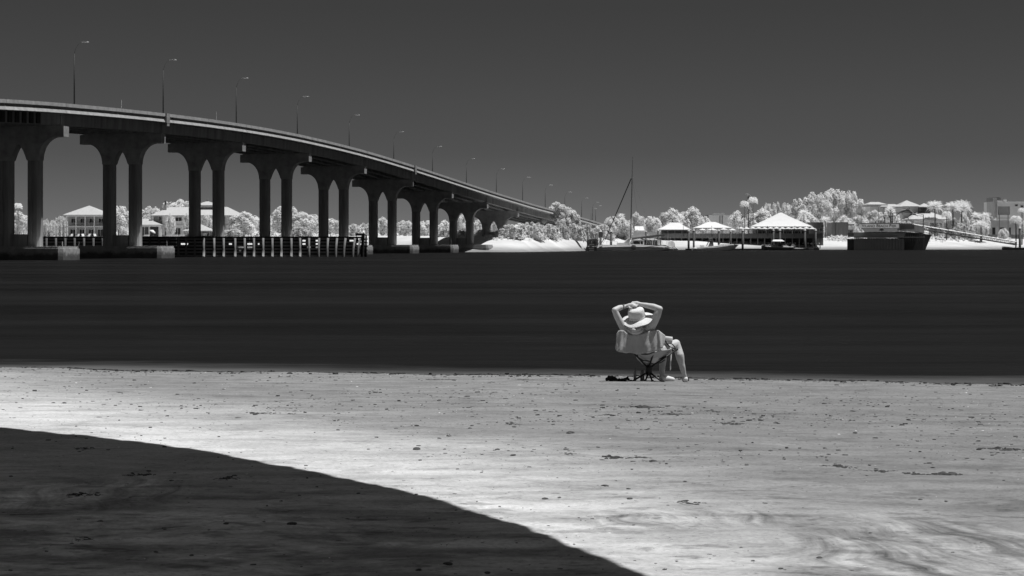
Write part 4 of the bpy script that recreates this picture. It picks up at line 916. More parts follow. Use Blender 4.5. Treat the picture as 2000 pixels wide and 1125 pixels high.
sb = lean('sign_board', MB().span(f_(1679), f_(1756), 0.0, 0.25, zz_(445.0), zz_(435.8)), MAT['sign'])
m = MB(); m.prism([(f_(1682), zz_(445.4)), (f_(1753), zz_(445.4)), (f_(1751.5), zz_(452.6)), (f_(1689), zz_(452.6))], -0.02, 0.2, lambda p, t: (p[0], t, p[1])); lean('lower_board', m, MAT['grey_wall'])
m = MB(); m.span(f_(1678.6), f_(1756.4), -0.04, 0.27, zz_(435.75), zz_(435.2)); m.span(f_(1678.6), f_(1753.5), -0.04, 0.27, zz_(445.35), zz_(445.05)); lean('sign_trim', m, MAT['grey_wall'])
fc = bpy.data.curves.new('lettering', 'FONT'); fc.body = 'Vilano Beach Pier'; fc.size = 2.0; fc.align_x = 'CENTER'; fc.small_caps_scale = 0.78; fc.extrude = 0.006; fc.offset = 0.0
for i in range(len(fc.body)):
    if fc.body[i].islower(): fc.body_format[i].use_small_caps = True
tmp = bpy.data.objects.new('tmp', fc); C.objects.link(tmp); dg = bpy.context.evaluated_depsgraph_get(); lm = bpy.data.meshes.new_from_object(tmp.evaluated_get(dg)); bpy.data.objects.remove(tmp)
lm.materials.clear(); lm.materials.append(MAT['sign_dark']); wd = max(v.co.x for v in lm.vertices) - min(v.co.x for v in lm.vertices)
tw = f_(1751) - f_(1683.3)
put('lettering', lm, sb, ((f_(1683.3) + f_(1751)) / 2, -0.012, zz_(443.3)), (R(90), 0, 0), (tw / wd, (zz_(437.5) - zz_(443.3)) / 1.42, 1))
m = MB()       # emblem: a spreading tree
for a, b, r in ((0, 0.75, 0.42), (-0.42, 0.62, 0.3), (0.42, 0.62, 0.3), (-0.62, 0.42, 0.18), (0.62, 0.42, 0.18), (0.15, 0.95, 0.25)): m.prism([(a + r * math.cos(q * 0.7854) , b + r * 0.62 * math.sin(q * 0.7854)) for q in range(8)], -0.07 - r * 0.01, -0.03, lambda p, t: (p[0], t, p[1]))
m.span(-0.1, 0.1, -0.068, -0.03, -0.35, 0.5)
o = m.build('emblem', MAT['sign_dark'], sb, (f_(1722), 0, zz_(450.4))); o.scale = (0.85, 1, 0.72)
# curved approach wall and underside beside the sign
m = MB(); N = 14; vs = []
for i in range(N + 1):
    u = i / N; px = 1757.5 + u * 60; top = 435.8 + 1.2 * u + 16 * max(0, u - 0.25) ** 1.6 * 0.75; bot = 450.5 + 9 * u ** 2.0 * 0.5; yy = 0.3 + 9 * u ** 1.5
    a = W(px, top, YP); vs += [(f_(px) * (YP + yy) / YP, yy, WZ(top, YP + yy)), (f_(px) * (YP + yy) / YP, yy, WZ(bot, YP + yy)), (f_(px), yy + 4, WZ(bot, YP + yy)), (f_(px), yy + 4, WZ(top, YP + yy))]
m.add(vs, [(4 * i + a, 4 * i + b, 4 * i + 4 + b, 4 * i + 4 + a) for i in range(N) for a, b in ((0, 1), (1, 2), (2, 3), (3, 0))] + [(0, 3, 2, 1), (4 * N, 4 * N + 1, 4 * N + 2, 4 * N + 3)]); m.build('approach_wall', MAT['dark_wall'], pr)
for i in range(4): MB().span(f_(1759), f_(1786), 0.05 - i * 0.004, 0.22, z_(440.2 + i * 2.6), z_(438.2 + i * 2.6)).build('wall_board', MAT['deck_wood'], pr)
for i in range(14): MB().span(f_(1757 + 3.3 * i), f_(1757 + 3.3 * i) + 0.2, -0.1, 6, z_(454.2 + 0.12 * i), z_(451.8 + 0.3 * i)).build('joist', MAT['dark_wall'], pr)
MB().span(f_(1768), f_(1812), 6, 11, -1, z_(455)).build('abutment', MAT['deck_wood'], pr)
m = MB(); m.prism([(0, 0), (f_(1818) - f_(1806), 0.0), (f_(1830) - f_(1806), z_(458)), (0, z_(456))], 7, 11, lambda p, t: (p[0], t, p[1])); m.build('abutment_slope', MAT['dark_wall'], pr, (f_(1806), 0, 0))
for r in range(2):
    y0, y1 = ((471.5, 464.3), (462.6, 455.2))[r]
    for i in range(9):
        p = 1769 + 4.4 * i; MB().span(f_(p) - 0.09, f_(p) + 0.09, -0.3 + r * 0.02, -0.12, z_(y0), z_(y1)).build('baluster', MAT['pale_concrete'], pr)
MB().span(f_(1767), f_(1806), -0.32, -0.1, z_(455.2), z_(454.6)).build('rail', MAT['pale_concrete'], pr)
for px, top in ((1682, 399.5), (1715.5, 405), (1740, 408)):
    q = {1682: 'at the left end of the pier sign', 1715.5: 'above the middle of the pier sign', 1740: 'above the right end of the pier sign'}[px]
    t = thing('flag_pole', 'thin bare dark pole ' + q, 'pole', (WX(px, 552), 552, WZ(437, 552)), 0, 'thin poles on the fishing pier')
    MB().tube([(0, 0, -2.5), (0, 0, WZ(top, 552) - WZ(437, 552))], [0.09, 0.05], 6).build('shaft', MAT['dark_pile'], t); MB().lathe([(0, 0), (0.1, 0.08), (0, 0.2)], 6, (0, 0, WZ(top, 552) - WZ(437, 552) - 0.02)).build('finial', MAT['metal'], t)
# entrance frame with leaping fish
ga = thing('sculpture_gate', 'thin metal entrance frame topped by leaping metal fish on the pier', 'gate', (WX(1773, 550), 550, WZ(440, 550)))
f_ = lambda p: WX(p, 550) - WX(1773, 550); z_ = lambda p: WZ(p, 550) - WZ(440, 550)
for p, q in ((1743.5, 416.5), (1803.5, 419.5)): MB().tube([(f_(p), 0, -1.8), (f_(p), 0, z_(q))], 0.13, 6).build('post', MAT['dark_pile'], ga)
MB().tube([(f_(1743.5), 0, z_(416.5)), (f_(1760), 0, z_(413.8)), (f_(1785), 0, z_(416)), (f_(1803.5), 0, z_(419))], 0.1, 6).build('lintel', MAT['dark_pile'], ga)
MB().tube([(f_(1783), 0.1, z_(419.5)), (f_(1803.5), 0.1, z_(422.5))], 0.07, 6).build('lower_bar', MAT['dark_pile'], ga)
def fish(x0, y0, x1, y1, hgt, r, m):
    pts = []; rad = []; P0 = Vector((f_(x0), -0.2, z_(y0))); P1 = Vector((f_(x1), -0.2, z_(y1)))
    for i in range(12):
        u = i / 11; p = P0.lerp(P1, u) + Vector((0, 0, hgt * 4 * u * (1 - u))); pts.append(p); rad.append(max(0.03, r * (math.sin(math.pi * min(1, u * 1.05 + 0.02)) ** 0.7)))
    b = MB().tube(pts, rad, 8)
    tdir = (pts[0] - pts[1]).normalized(); sd = Vector((-tdir.z, 0, tdir.x))
    o = b.build('fish', m, ga, smooth=True)
    fm = MB()
    for s in (-1, 1): fm.prism([(0, 0), (0.9, s * 0.75), (0.55, s * 0.1)], -0.05, 0.05, lambda p, t: tuple(pts[0] + tdir * p[0] + sd * p[1] + Vector((0, t, 0))))
    mid = pts[6]; fm.prism([(-0.35, 0.1), (0.3, 0.1), (0.45, 0.95 * r * 2.2)], -0.05, 0.05, lambda p, t: tuple(mid + Vector((p[0], t, p[1]))))
    fm.build('fin', m, o)
fish(1750, 421, 1788, 421, 1.7, 0.42, MAT['metal']); fish(1763, 412.5, 1783, 420, 1.0, 0.40, MAT['dark_pile']); fish(1774, 424, 1792, 423, 1.0, 0.3, MAT['metal'])
tr_ = thing('trestle_frame', 'small splayed dark timber trestle behind the right half of the sign', 'frame', (WX(1733, 556), 556, WZ(437, 556)))
f_ = lambda p: WX(p, 556) - WX(1733, 556); z_ = lambda p: WZ(p, 556) - WZ(437, 556)
for a, b in ((1729, 1725), (1725, 1730), (1741, 1738), (1737, 1743)): MB().tube([(f_(b), 0, z_(438)), (f_(a), 0, z_(421))], 0.12, 6).build('leg', MAT['dark_pile'], tr_)
MB().tube([(f_(1719), 0, z_(424)), (f_(1728), 0, z_(420.8)), (f_(1744), 0, z_(422))], 0.12, 6).build('top_beam', MAT['dark_pile'], tr_)

# gangway down to the floating dock
gw = thing('gangway', 'long pale truss gangway sloping down from the pier to the right', 'gangway', (0, 0, 0))
def gp(px, py, Y): return W(px, py, Y)
A0, A1 = gp(1784, 437.2, 551), gp(1986, 471.3, 557); B0, B1 = gp(1800, 447.5, 551), gp(1986, 478.2, 557)
for off in (0.0, 1.7):
    o = Vector((0, off, 0)); N = 24; tops = [A0.lerp(A1, i / N) + o for i in range(N + 1)]; bots = [B0.lerp(B1, i / N) + o for i in range(N + 1)]
    d = (A1 - A0).normalized()
    m = MB(); s = 0.2
    for i in range(N // 2):
        a, b = A0.lerp(A1, i * 2 / N + 0.004) + o, A0.lerp(A1, (i + 1) * 2 / N - 0.006) + o
        MB().add_beam if False else None
        q = MB(); q.add([a + Vector((0, -s, -0.32)), a + Vector((0, s, -0.05)), a + Vector((0, s, 0.06)), a + Vector((0, -s, -0.18)), b + Vector((0, -s, -0.32)), b + Vector((0, s, -0.05)), b + Vector((0, s, 0.06)), b + Vector((0, -s, -0.18))], [(0, 1, 2, 3), (7, 6, 5, 4), (0, 4, 5, 1), (1, 5, 6, 2), (2, 6, 7, 3), (3, 7, 4, 0)])
        q.build('handrail', MAT['white_paint'], gw)
    MB().tube([bots[0], bots[-1]], 0.2, 6).build('bottom_chord', MAT['dark_pile'], gw)
    for i in range(0, N + 1): MB().tube([bots[i], tops[i] - Vector((0, 0, 0.12))], 0.07, 5).build('strut', MAT['dark_pile'], gw)
    for i in range(0, N): MB().tube([bots[i], tops[i + 1] - Vector((0, 0, 0.12))], 0.055, 4).build('brace', MAT['dark_pile'], gw)
m = MB(); m.add([B0 + Vector((0, 0.15, 0.16)), B1 + Vector((0, 0.15, 0.16)), B1 + Vector((0, 1.55, 0.16)), B0 + Vector((0, 1.55, 0.16)), B0 + Vector((0, 0.15, 0.08)), B1 + Vector((0, 0.15, 0.08)), B1 + Vector((0, 1.55, 0.08)), B0 + Vector((0, 1.55, 0.08))], [(0, 1, 2, 3), (7, 6, 5, 4), (0, 4, 5, 1), (2, 6, 7, 3)]); m.build('walkway', MAT['pale_concrete'], gw)

# ------------------------------------------------------------------ pale pavilions behind the pier
YV = 650; XV = WX(1780, YV); gv = 4.4
pvn = thing('town_pavilion', 'group of pale hipped metal roofs with a dark louvred cupola behind the pier', 'building', (XV, YV, gv))
f_ = lambda p: WX(p, YV) - XV; z_ = lambda p: WZ(p, YV) - gv
MB().span(f_(1701), f_(1728), 1.2, 9, -1, z_(399.5)).build('left_wall', MAT['wall'], pvn); MB().hip(f_(1694), f_(1734), 0, 10, z_(399.2), z_(394), f_(1705), f_(1722), 0.9).build('left_roof', MAT['roof'], pvn)
MB().span(f_(1728.2), f_(1762), -0.8, 7, -1, z_(404.2)).build('middle_wall', MAT['wall'], pvn); MB().hip(f_(1717), f_(1761), -2.2, 8, z_(403.6), z_(398.4), f_(1729), f_(1751), 0.5).build('middle_roof', MAT['roof'], pvn)
MB().span(f_(1762.2), f_(1794), 0.5, 9, -1, z_(403.8)).build('main_wall', MAT['wall'], pvn); MB().hip(f_(1754), f_(1800), -1, 10.5, z_(402.8), z_(391), f_(1775), f_(1777.5), 0.3).build('main_roof', MAT['roof'], pvn)
MB().span(f_(1795), f_(1815), -2, 2.4, z_(415.5), z_(404.2)).build('louvre_box', MAT['dark_wall'], pvn)
for i in range(7): MB().span(f_(1795.6), f_(1814.6), -2.14, -2.005, z_(415.0 - i * 1.5), z_(414.2 - i * 1.5)).build('louvre', MAT['black_timber'], pvn)
MB().hip(f_(1792.5), f_(1817.5), -2.7, 3.1, z_(403.9), z_(397), f_(1804.5), f_(1805.5), 0.25).build('cupola_roof', MAT['roof'], pvn)
MB().hip(f_(1764), f_(1848), -9, 6, z_(428.5), z_(415), f_(1790), f_(1818), 0.35).build('lower_roof', MAT['roof'], pvn)
MB().span(f_(1775), f_(1847), -8.2, -7.7, z_(436), z_(430.8)).build('arcade_beam', MAT['wall'], pvn)
for a, b in ((1775, 1777), (1804, 1806.5), (1822, 1825), (1829.5, 1832), (1842, 1846.8)): MB().span(f_(a), f_(b), -8.2, -7.7, -1, z_(436.05)).build('pier_column', MAT['wall'], pvn)
for i in range(8): MB().span(f_(1768 + i * 9.8), f_(1768 + i * 9.8) + 0.1, -9.2, -9.01, z_(428.4), z_(427.6)).build('gutter_bracket', MAT['grey_wall'], pvn)

# ------------------------------------------------------------------ grey building and billboard on the right
YG = 690; XG = WX(1975, YG)
ub = thing('utility_building', 'large grey flat roofed building with a stair tower at the right edge', 'building', (XG, YG, 4.4))
f_ = lambda p: WX(p, YG) - XG; z_ = lambda p: WZ(p, YG) - 4.4
MB().span(f_(1948.6), f_(2070), 0, 20, -1, z_(394.5)).build('wall', MAT['wall'], ub)
MB().span(f_(1948), f_(2071), -0.35, 20.3, z_(394.4), z_(393.4)).build('parapet', MAT['wall'], ub)
MB().span(f_(1943.5), f_(1948.5), 1, 12, -1, z_(386)).build('stair_tower', MAT['grey_wall'], ub); MB().span(f_(1943), f_(1959), 3, 12, z_(393.3), z_(385)).build('tower_head', MAT['dark_wall'], ub)
MB().span(f_(1950), f_(1958.5), 0.5, 2, z_(393.3), z_(391.8)).build('roof_unit', MAT['white_paint'], ub); MB().span(f_(1963.5), f_(1967.5), 1, 2.5, z_(393.3), z_(389)).build('roof_vent', MAT['white_paint'], ub)
for i, (a, b) in enumerate(((1985, 400), (1996, 402))): win(ub, f_(a), -0.05, z_(b + 3), 1.2, 0.8, 0.12, 'grey_wall', mull=False)
bb = thing('billboard', 'grey billboard panel on two dark posts before the grey building', 'billboard', (WX(1961, 640), 640, 4.3))
f_ = lambda p: WX(p, 640) - WX(1961, 640); z_ = lambda p: WZ(p, 640) - 4.3
MB().span(f_(1949.8), f_(1971.6), 0.0, 0.25, z_(418.8), z_(403.8)).build('panel', MAT['grey_wall'], bb)
m = MB(); m.span(f_(1949.2), f_(1972.2), -0.12, 0.3, z_(403.8), z_(403.2)); m.span(f_(1949.2), f_(1972.2), -0.12, 0.3, z_(419.4), z_(418.8)); m.span(f_(1949.2), f_(1949.8), -0.12, 0.3, z_(418.8), z_(403.8)); m.span(f_(1971.6), f_(1972.2), -0.12, 0.3, z_(418.8), z_(403.8)); m.build('frame', MAT['dark_wall'], bb)
for p in (1952.4, 1969.6): MB().span(f_(p) - 0.12, f_(p) + 0.12, 0.31, 0.55, -0.6, z_(404)).build('post', MAT['dark_wall'], bb)
MB().span(f_(1949), f_(1975), 0.32, 0.5, z_(426.2), z_(425.4)).build('catwalk', MAT['dark_wall'], bb)
lw = thing('low_building', 'low grey walled building with dark openings behind the ramp end', 'building', (WX(1952, 650), 650, 4.3))
f_ = lambda p: WX(p, 650) - WX(1952, 650); z_ = lambda p: WZ(p, 650) - 4.3
MB().span(f_(1933), f_(1990), 0, 9, -1, z_(431.5)).build('wall', MAT['grey_wall'], lw); MB().span(f_(1931.5), f_(1992), -0.5, 9.5, z_(431.4), z_(430.4)).build('roof', MAT['grey_wall'], lw)
for a, b in ((1938, 1944), (1953, 1961), (1971, 1974)): MB().span(f_(a), f_(b), -0.06, -0.005, -0.3, z_(444.5)).build('dark_opening', MAT['glass'], lw)
fn = thing('board_fence', 'dark low board fence on the sand behind the ramp end', 'fence', (WX(1950, 632), 632, 4.0))
f_ = lambda p: WX(p, 632) - WX(1950, 632)
for i in range(24):
    p = 1930 + i * 2.9
    if 1946 < p < 1968: continue
    MB().span(f_(p), f_(p + 2.75), 0, 0.12, -0.6, 1.35 + random.uniform(-0.06, 0.06)).build('board', MAT['dark_wall'], fn)

# ------------------------------------------------------------------ boats
def hull_mesh(sections, name, m, tum=1.0, flare=1.0):
    """sections: list of (x, half beam, deck z, keel z, flare)"""
    b = MB(); vs = []; q = 7
    for x, w, zd, zk, fl in sections:
        vs += [(x, -w * tum, zd), (x, -w * (1 - 0.25 * fl * flare), zd * 0.5 + zk * 0.5), (x, -w * (1 - 0.7 * fl * flare), zk + (zd - zk) * 0.2), (x, 0, zk), (x, w * (1 - 0.7 * fl * flare), zk + (zd - zk) * 0.2), (x, w * (1 - 0.25 * fl * flare), zd * 0.5 + zk * 0.5), (x, w * tum, zd)]
    n = len(sections)
    fs = [(i * q + j, i * q + (j + 1) % q, (i + 1) * q + (j + 1) % q, (i + 1) * q + j) for i in range(n - 1) for j in range(q)] + [tuple(range(q))[::-1], tuple((n - 1) * q + j for j in range(q))]
    b.add(vs, fs); return b.mesh(name, m, False)
YC = 505; XC = WX(1240, YC)
cat = thing('catamaran', 'long grey sailing catamaran with a tall mast moored before the far beach', 'sailboat', (XC, YC, 0))
f_ = lambda p: WX(p, YC) - XC; z_ = lambda p: WZ(p, YC)
HS = [(f_(1163), 0.75, z_(478.6), -0.25, 0.5), (f_(1168), 0.85, z_(478.7), -0.3, 0.5), (f_(1230), 1.0, z_(478.8), -0.4, 0.5), (f_(1290), 0.9, z_(478.6), -0.3, 0.6), (f_(1300), 0.75, z_(479), 0.0, 0.8), (f_(1306), 0.55, z_(481), 0.1, 0.9), (f_(1314.5), 0.12, z_(487.2), 0.15, 1.0)]
put('hull', hull_mesh(HS, 'hull', MAT['hull'], 0.68, 0.02), cat)
put('hull', hull_mesh([(x + 2.0, w, zd, zk, fl) for x, w, zd, zk, fl in HS], 'hull', MAT['hull'], 0.68, 0.02), cat, (0, 6.2, 0))
MB().span(f_(1163), f_(1300), -1.0, -0.80, z_(479.0), z_(478.2)).build('gunwale', MAT['pale_hull'], cat)
MB().span(f_(1170), f_(1308), -1.06, -0.9, z_(483.6), z_(482.9)).build('rub_rail', MAT['metal'], cat)
for a in (f_(1299.5),): MB().tube([(a, -0.85, z_(479)), (f_(1307), -0.7, z_(481.6)), (f_(1315), -0.22, z_(487.3))], 0.16, 6).build('bow_edge', MAT['pale_hull'], cat)
MB().tube([(f_(1299.5) + 2, 5.3, z_(479)), (f_(1307) + 2, 5.5, z_(481.6)), (f_(1315) + 2, 6, z_(487.3))], 0.16, 6).build('bow_edge', MAT['pale_hull'], cat)
MB().span(f_(1170), f_(1296), 0.9, 5.4, z_(480.5), z_(478.9)).build('bridge_deck', MAT['pale_hull'], cat)
m = MB(); m.prism([(f_(1229), z_(478.8)), (f_(1236), z_(469.4)), (f_(1292), z_(468.4)), (f_(1292), z_(478.8))], 0.5, 5.6, lambda p, t: (p[0], t, p[1])); cab = m.build('cabin', MAT['glass'], cat)
m = MB(); m.span(f_(1233.5), f_(1292.5), 0.3, 5.8, z_(469.0), z_(467.8)); m.build('cabin_roof', MAT['pale_hull'], cab)
m = MB(); m.prism([(f_(1228.5), z_(478.8)), (f_(1231), z_(478.8)), (f_(1238), z_(469.0)), (f_(1235.5), z_(469.0))], 0.38, 0.49, lambda p, t: (p[0], t, p[1]))
for a, b in ((1236, 1237), (1250.5, 1251.5), (1256, 1258.5), (1274, 1275), (1284.5, 1290)): m.span(f_(a), f_(b), 0.38, 0.49, z_(478.8), z_(469.0))
m.span(f_(1230), f_(1258), 0.36, 0.495, z_(478.8), z_(477.2)); m.span(f_(1233.5), f_(1258), 0.365, 0.495, z_(470.8), z_(469.0))
m.build('window_frame', MAT['pale_hull'], cab)
tilt = 1.2
mb, mt_ = Vector((f_(1233), 3, z_(468))), Vector((f_(1237.2), 3, z_(305)))
MB().tube([mb, mb.lerp(mt_, 0.72), mt_], [0.2, 0.17, 0.07], 8).build('mast', MAT['metal'], cat)
for u, w in ((0.485, 0.75), (0.74, 0.55)):
    p = mb.lerp(mt_, u); MB().tube([p + Vector((-w, -0.5, 0.1)), p, p + Vector((w * 0.6, 0.5, 0.1))], 0.07, 5).build('spreader', MAT['metal'], cat)
MB().tube([mb.lerp(mt_, 0.735) + Vector((-0.3, 0, 0)), (f_(1183), 3, z_(468))], [0.16, 0.13], 6).build('furled_jib', MAT['black'], cat)
MB().tube([(f_(1183), 3, z_(468)), (f_(1177), 3, z_(478.5))], 0.05, 5).build('forestay_strop', MAT['metal'], cat)
for px in (1256, 1283): MB().tube([mb.lerp(mt_, 0.74), (f_(px), 5.6, z_(470))], 0.018, 4).build('stay', MAT['metal'], cat)
bm_ = MB(); bm_.prism([(f_(1236), z_(466.5)), (f_(1236), z_(464)), (f_(1299), z_(456.5)), (f_(1299), z_(459.2))], 2.6, 3.4, lambda p, t: (p[0], t, p[1])); bm_.build('furled_sail', MAT['grey_wall'], cat)
MB().tube([(f_(1235), 2.5, z_(467)), (f_(1299.5), 2.5, z_(459.8))], 0.17, 6).build('boom', MAT['black'], cat)
MB().tube([(f_(1299), 3, z_(458)), (f_(1302), 3, z_(470))], 0.1, 5).build('boom_crutch', MAT['metal'], cat)
m = MB(); m.span(f_(1207), f_(1221), 1.2, 5.2, z_(478.8), z_(474.2)); m.build('deck_locker', MAT['white_paint'], cat)
m = MB(); m.prism([(f_(1215), z_(478.8)), (f_(1228), z_(478.8)), (f_(1233), z_(466)), (f_(1229), z_(465))], 1.4, 5, lambda p, t: (p[0], t, p[1])); m.build('windscreen', MAT['wall'], cat)
m = MB(); m.prism([(f_(1171), z_(478.6)), (f_(1172.5), z_(478.6)), (f_(1180.5), z_(466.2)), (f_(1178.5), z_(466.2))], -0.9, -0.7, lambda p, t: (p[0], t, p[1])); m.build('stern_strut', MAT['white_paint'], cat)
for y, z in ((-0.85, 470.6), (-0.85, 474.5)): MB().tube([(f_(1262), y, z_(z)), (f_(1318), y * 0.5, z_(z) - 0.05)], 0.03, 4).build('lifeline', MAT['white_paint'], cat)
for p in (1262, 1270, 1278, 1286, 1294, 1302, 1312): MB().tube([(f_(p), -0.83, z_(479)), (f_(p), -0.83, z_(470.4))], 0.045, 5).build('stanchion', MAT['white_paint'], cat)
MB().tube([(f_(1183), -0.83, z_(471.5)), (f_(1206), -0.83, z_(471.5))], 0.035, 4).build('lifeline', MAT['white_paint'], cat)
for p in (1185, 1195, 1205): MB().tube([(f_(p), -0.83, z_(478.8)), (f_(p), -0.83, z_(471.3))], 0.045, 5).build('stanchion', MAT['white_paint'], cat)
for p, q in ((1306.5, 455), (1311.5, 463), (1310.5, 466)): MB().tube([(f_(p), 3, z_(481)), (f_(p), 3, z_(q))], 0.05, 5).build('aerial', MAT['white_paint'], cat)
MB().lathe([(0.0, -0.15), (1.0, -0.12), (1.15, 0), (1.0, 0.12), (0, 0.15)], 18, (f_(1312), 1.0, z_(477)), (0.2, -1, 0.2)).build('trampoline_net', MAT['hull'], cat)
MB().lathe([(0.0, -0.15), (0.72, -0.12), (0.8, 0), (0.72, 0.12), (0, 0.15)], 20, (f_(1237), -1.08, z_(482.9)), (0, -1, 0)).build('hull_badge', MAT['grey_wall'], cat)
# tender at the stern
td = thing('moored_skiff', 'dark canopied skiff seen end on, lying at the catamaran stern', 'boat', (WX(1157, 500), 500, 0))
f_ = lambda p: WX(p, 500) - WX(1157, 500); z_ = lambda p: WZ(p, 500)
m = MB(); m.prism([(f_(1143), -0.2), (f_(1166), -0.2), (f_(1166), z_(481.5)), (f_(1146.5), z_(481.5))], 0, 5, lambda p, t: (p[0], t, p[1])); m.build('hull', MAT['dark_pile'], td)
m = MB(); m.prism([(f_(1145.5), z_(469.5)), (f_(1148), z_(467.6)), (f_(1157), z_(466.6)), (f_(1166), z_(467.6)), (f_(1169), z_(469.5)), (f_(1168), z_(471)), (f_(1146.5), z_(471))], 0.2, 4.2, lambda p, t: (p[0], t, p[1])); m.build('canopy', MAT['metal'], td)
for p in (1147.2, 1153, 1161, 1166.5): MB().span(f_(p) - 0.14, f_(p) + 0.14, 0.3, 0.5, z_(481.6), z_(470.8)).build('canopy_post', MAT['dark_pile'], td)
MB().span(f_(1147), f_(1166), 3, 3.1, z_(481), z_(471.2)).build('rear_curtain', MAT['dark_wall'], td)
for a, b, y0, y1 in ((1151, 1160.5, 478.8, 477), (1150.5, 1160, 485.8, 484), (1151, 1159.5, 489.6, 487.8)): MB().span(f_(a), f_(b), -0.35, -0.02, z_(y0), z_(y1)).build('stern_step', MAT['white_paint'], td)
MB().span(f_(1154.8), f_(1156.2), -0.25, -0.05, z_(475.2), z_(470.8)).build('stern_light', MAT['white_paint'], td)
# motor cruiser
YM = 512; XM = WX(1400, YM)
mc = thing('motorboat', 'open grey sport boat with flared bow and a dark control tower', 'motorboat', (XM, YM, 0))
f_ = lambda p: WX(p, YM) - XM; z_ = lambda p: WZ(p, YM)
put('hull', hull_mesh([(f_(1352), 1.4, z_(484.5), -0.3, 0.4), (f_(1365), 1.5, z_(484.3), -0.35, 0.5), (f_(1390), 1.55, z_(481.8), -0.4, 0.6), (f_(1410), 1.5, z_(479.6), -0.35, 0.75), (f_(1425), 1.2, z_(478.6), -0.1, 0.9), (f_(1435), 0.7, z_(478.3), 0.5, 1.0), (f_(1442), 0.08, z_(478.2), 1.6, 1.0)], 'hull', MAT['hull'], 0.86, 0.06), mc)
m = MB(); m.tube([(f_(1352), -1.4, z_(484.4)), (f_(1390), -1.55, z_(481.7)), (f_(1410), -1.5, z_(479.5)), (f_(1425), -1.2, z_(478.5)), (f_(1435), -0.7, z_(478.2)), (f_(1442.5), 0, z_(478.0))], 0.13, 6); m.build('gunwale', MAT['pale_hull'], mc)
m = MB(); m.prism([(f_(1398), z_(480.5)), (f_(1408), z_(477)), (f_(1432), z_(476.6)), (f_(1440), z_(478)), (f_(1425), z_(479))], -0.9, 0.9, lambda p, t: (p[0], t, p[1])); m.build('foredeck', MAT['wall'], mc)
m = MB(); m.prism([(f_(1383), z_(482)), (f_(1393), z_(481)), (f_(1392), z_(472)), (f_(1388), z_(470))], -0.6, 0.6, lambda p, t: (p[0], t, p[1])); m.build('console', MAT['dark_wall'], mc)
for s in (-0.6, 0.6): MB().tube([(f_(1380), s, z_(480)), (f_(1387), s, z_(466)), (f_(1391), s, z_(465.5)), (f_(1393), s, z_(480))], 0.08, 6).build('tower_rail', MAT['metal'], mc)
MB().box((f_(1389), 0, z_(468.8)), (0.7, 1.0, 0.35)).build('radar', MAT['white_paint'], mc)
MB().tube([(f_(1387), 0.4, z_(466)), (f_(1381), 0.4, z_(462))], 0.03, 4).build('aerial', MAT['metal'], mc)
MB().tube([(f_(1424.5), 0, z_(477)), (f_(1424.5), 0, z_(471.5))], 0.04, 5).build('bow_light', MAT['white_paint'], mc)
MB().box((f_(1371), 0, z_(481.6)), (1.1, 1.6, 0.7)).build('seat', MAT['white_paint'], mc)
MB().lathe([(0.0, -0.5), (0.3, -0.4), (0.38, 0), (0.28, 0.4), (0, 0.5)], 10, (f_(1356.5), -1.7, 0.55), (1, 0, 0)).build('fender', MAT['white_paint'], mc)
# small T-top boat
YT = 530; XT = WX(1520, YT)
tb = thing('t_top_boat', 'small dark hulled boat with a white canopy top and outboard at the dock', 'motorboat', (XT, YT, 0))
f_ = lambda p: WX(p, YT) - XT; z_ = lambda p: WZ(p, YT)
put('hull', hull_mesh([(f_(1549), 1.0, z_(482.8), -0.25, 0.4), (f_(1535), 1.1, z_(482.8), -0.3, 0.5), (f_(1510), 1.1, z_(482.4), -0.3, 0.6), (f_(1498), 0.85, z_(481.4), -0.1, 0.9), (f_(1487), 0.1, z_(480.2), 0.3, 1.0)], 'hull', MAT['dark_wall']), tb)
MB().tube([(f_(1549), -1.0, z_(482.6)), (f_(1510), -1.1, z_(482.2)), (f_(1498), -0.85, z_(481.2)), (f_(1487), -0.05, z_(480))], 0.16, 6).build('gunwale', MAT['pale_hull'], tb)
m = MB(); m.prism([(f_(1488), z_(479.5)), (f_(1489), z_(478)), (f_(1502), z_(477.4)), (f_(1514), z_(478.6)), (f_(1514), z_(480.4))], -0.7, 0.7, lambda p, t: (p[0], t, p[1])); m.build('bow_cushion', MAT['pale_hull'], tb)
for a, b in ((1496.5, 1505.5), (1507.5, 1513)): MB().span(f_(a), f_(b), -0.75, -0.705, z_(481.3), z_(479.8)).build('side_window', MAT['glass'], tb)
m = MB(); m.hip(f_(1508), f_(1531.5), -1.3, 1.3, z_(471.3), z_(468), f_(1510), f_(1527), 0.1); m.build('canopy_top', MAT['white_fabric'], tb)
for p in (1510, 1522, 1526): MB().tube([(f_(p), -0.6, z_(481)), (f_(p) + 0.1, -0.6, z_(470.6))], 0.05, 5).build('canopy_post', MAT['dark_pile'], tb)
MB().box((f_(1523.5), 0, z_(478)), (1.0, 0.9, 1.3)).build('console', MAT['dark_pile'], tb)
for p in (1530, 1536): MB().box((f_(p), 0, z_(480.4)), (0.9, 1.4, 0.55)).build('seat', MAT['pale_hull'], tb)
m = MB(); m.prism([(f_(1546), z_(480)), (f_(1547.5), z_(477.2)), (f_(1551.5), z_(477)), (f_(1554.5), z_(480)), (f_(1553), z_(484.5)), (f_(1549), z_(487)), (f_(1546.5), z_(486))], -0.3, 0.3, lambda p, t: (p[0], t, p[1])); m.build('outboard_motor', MAT['pale_hull'], tb)

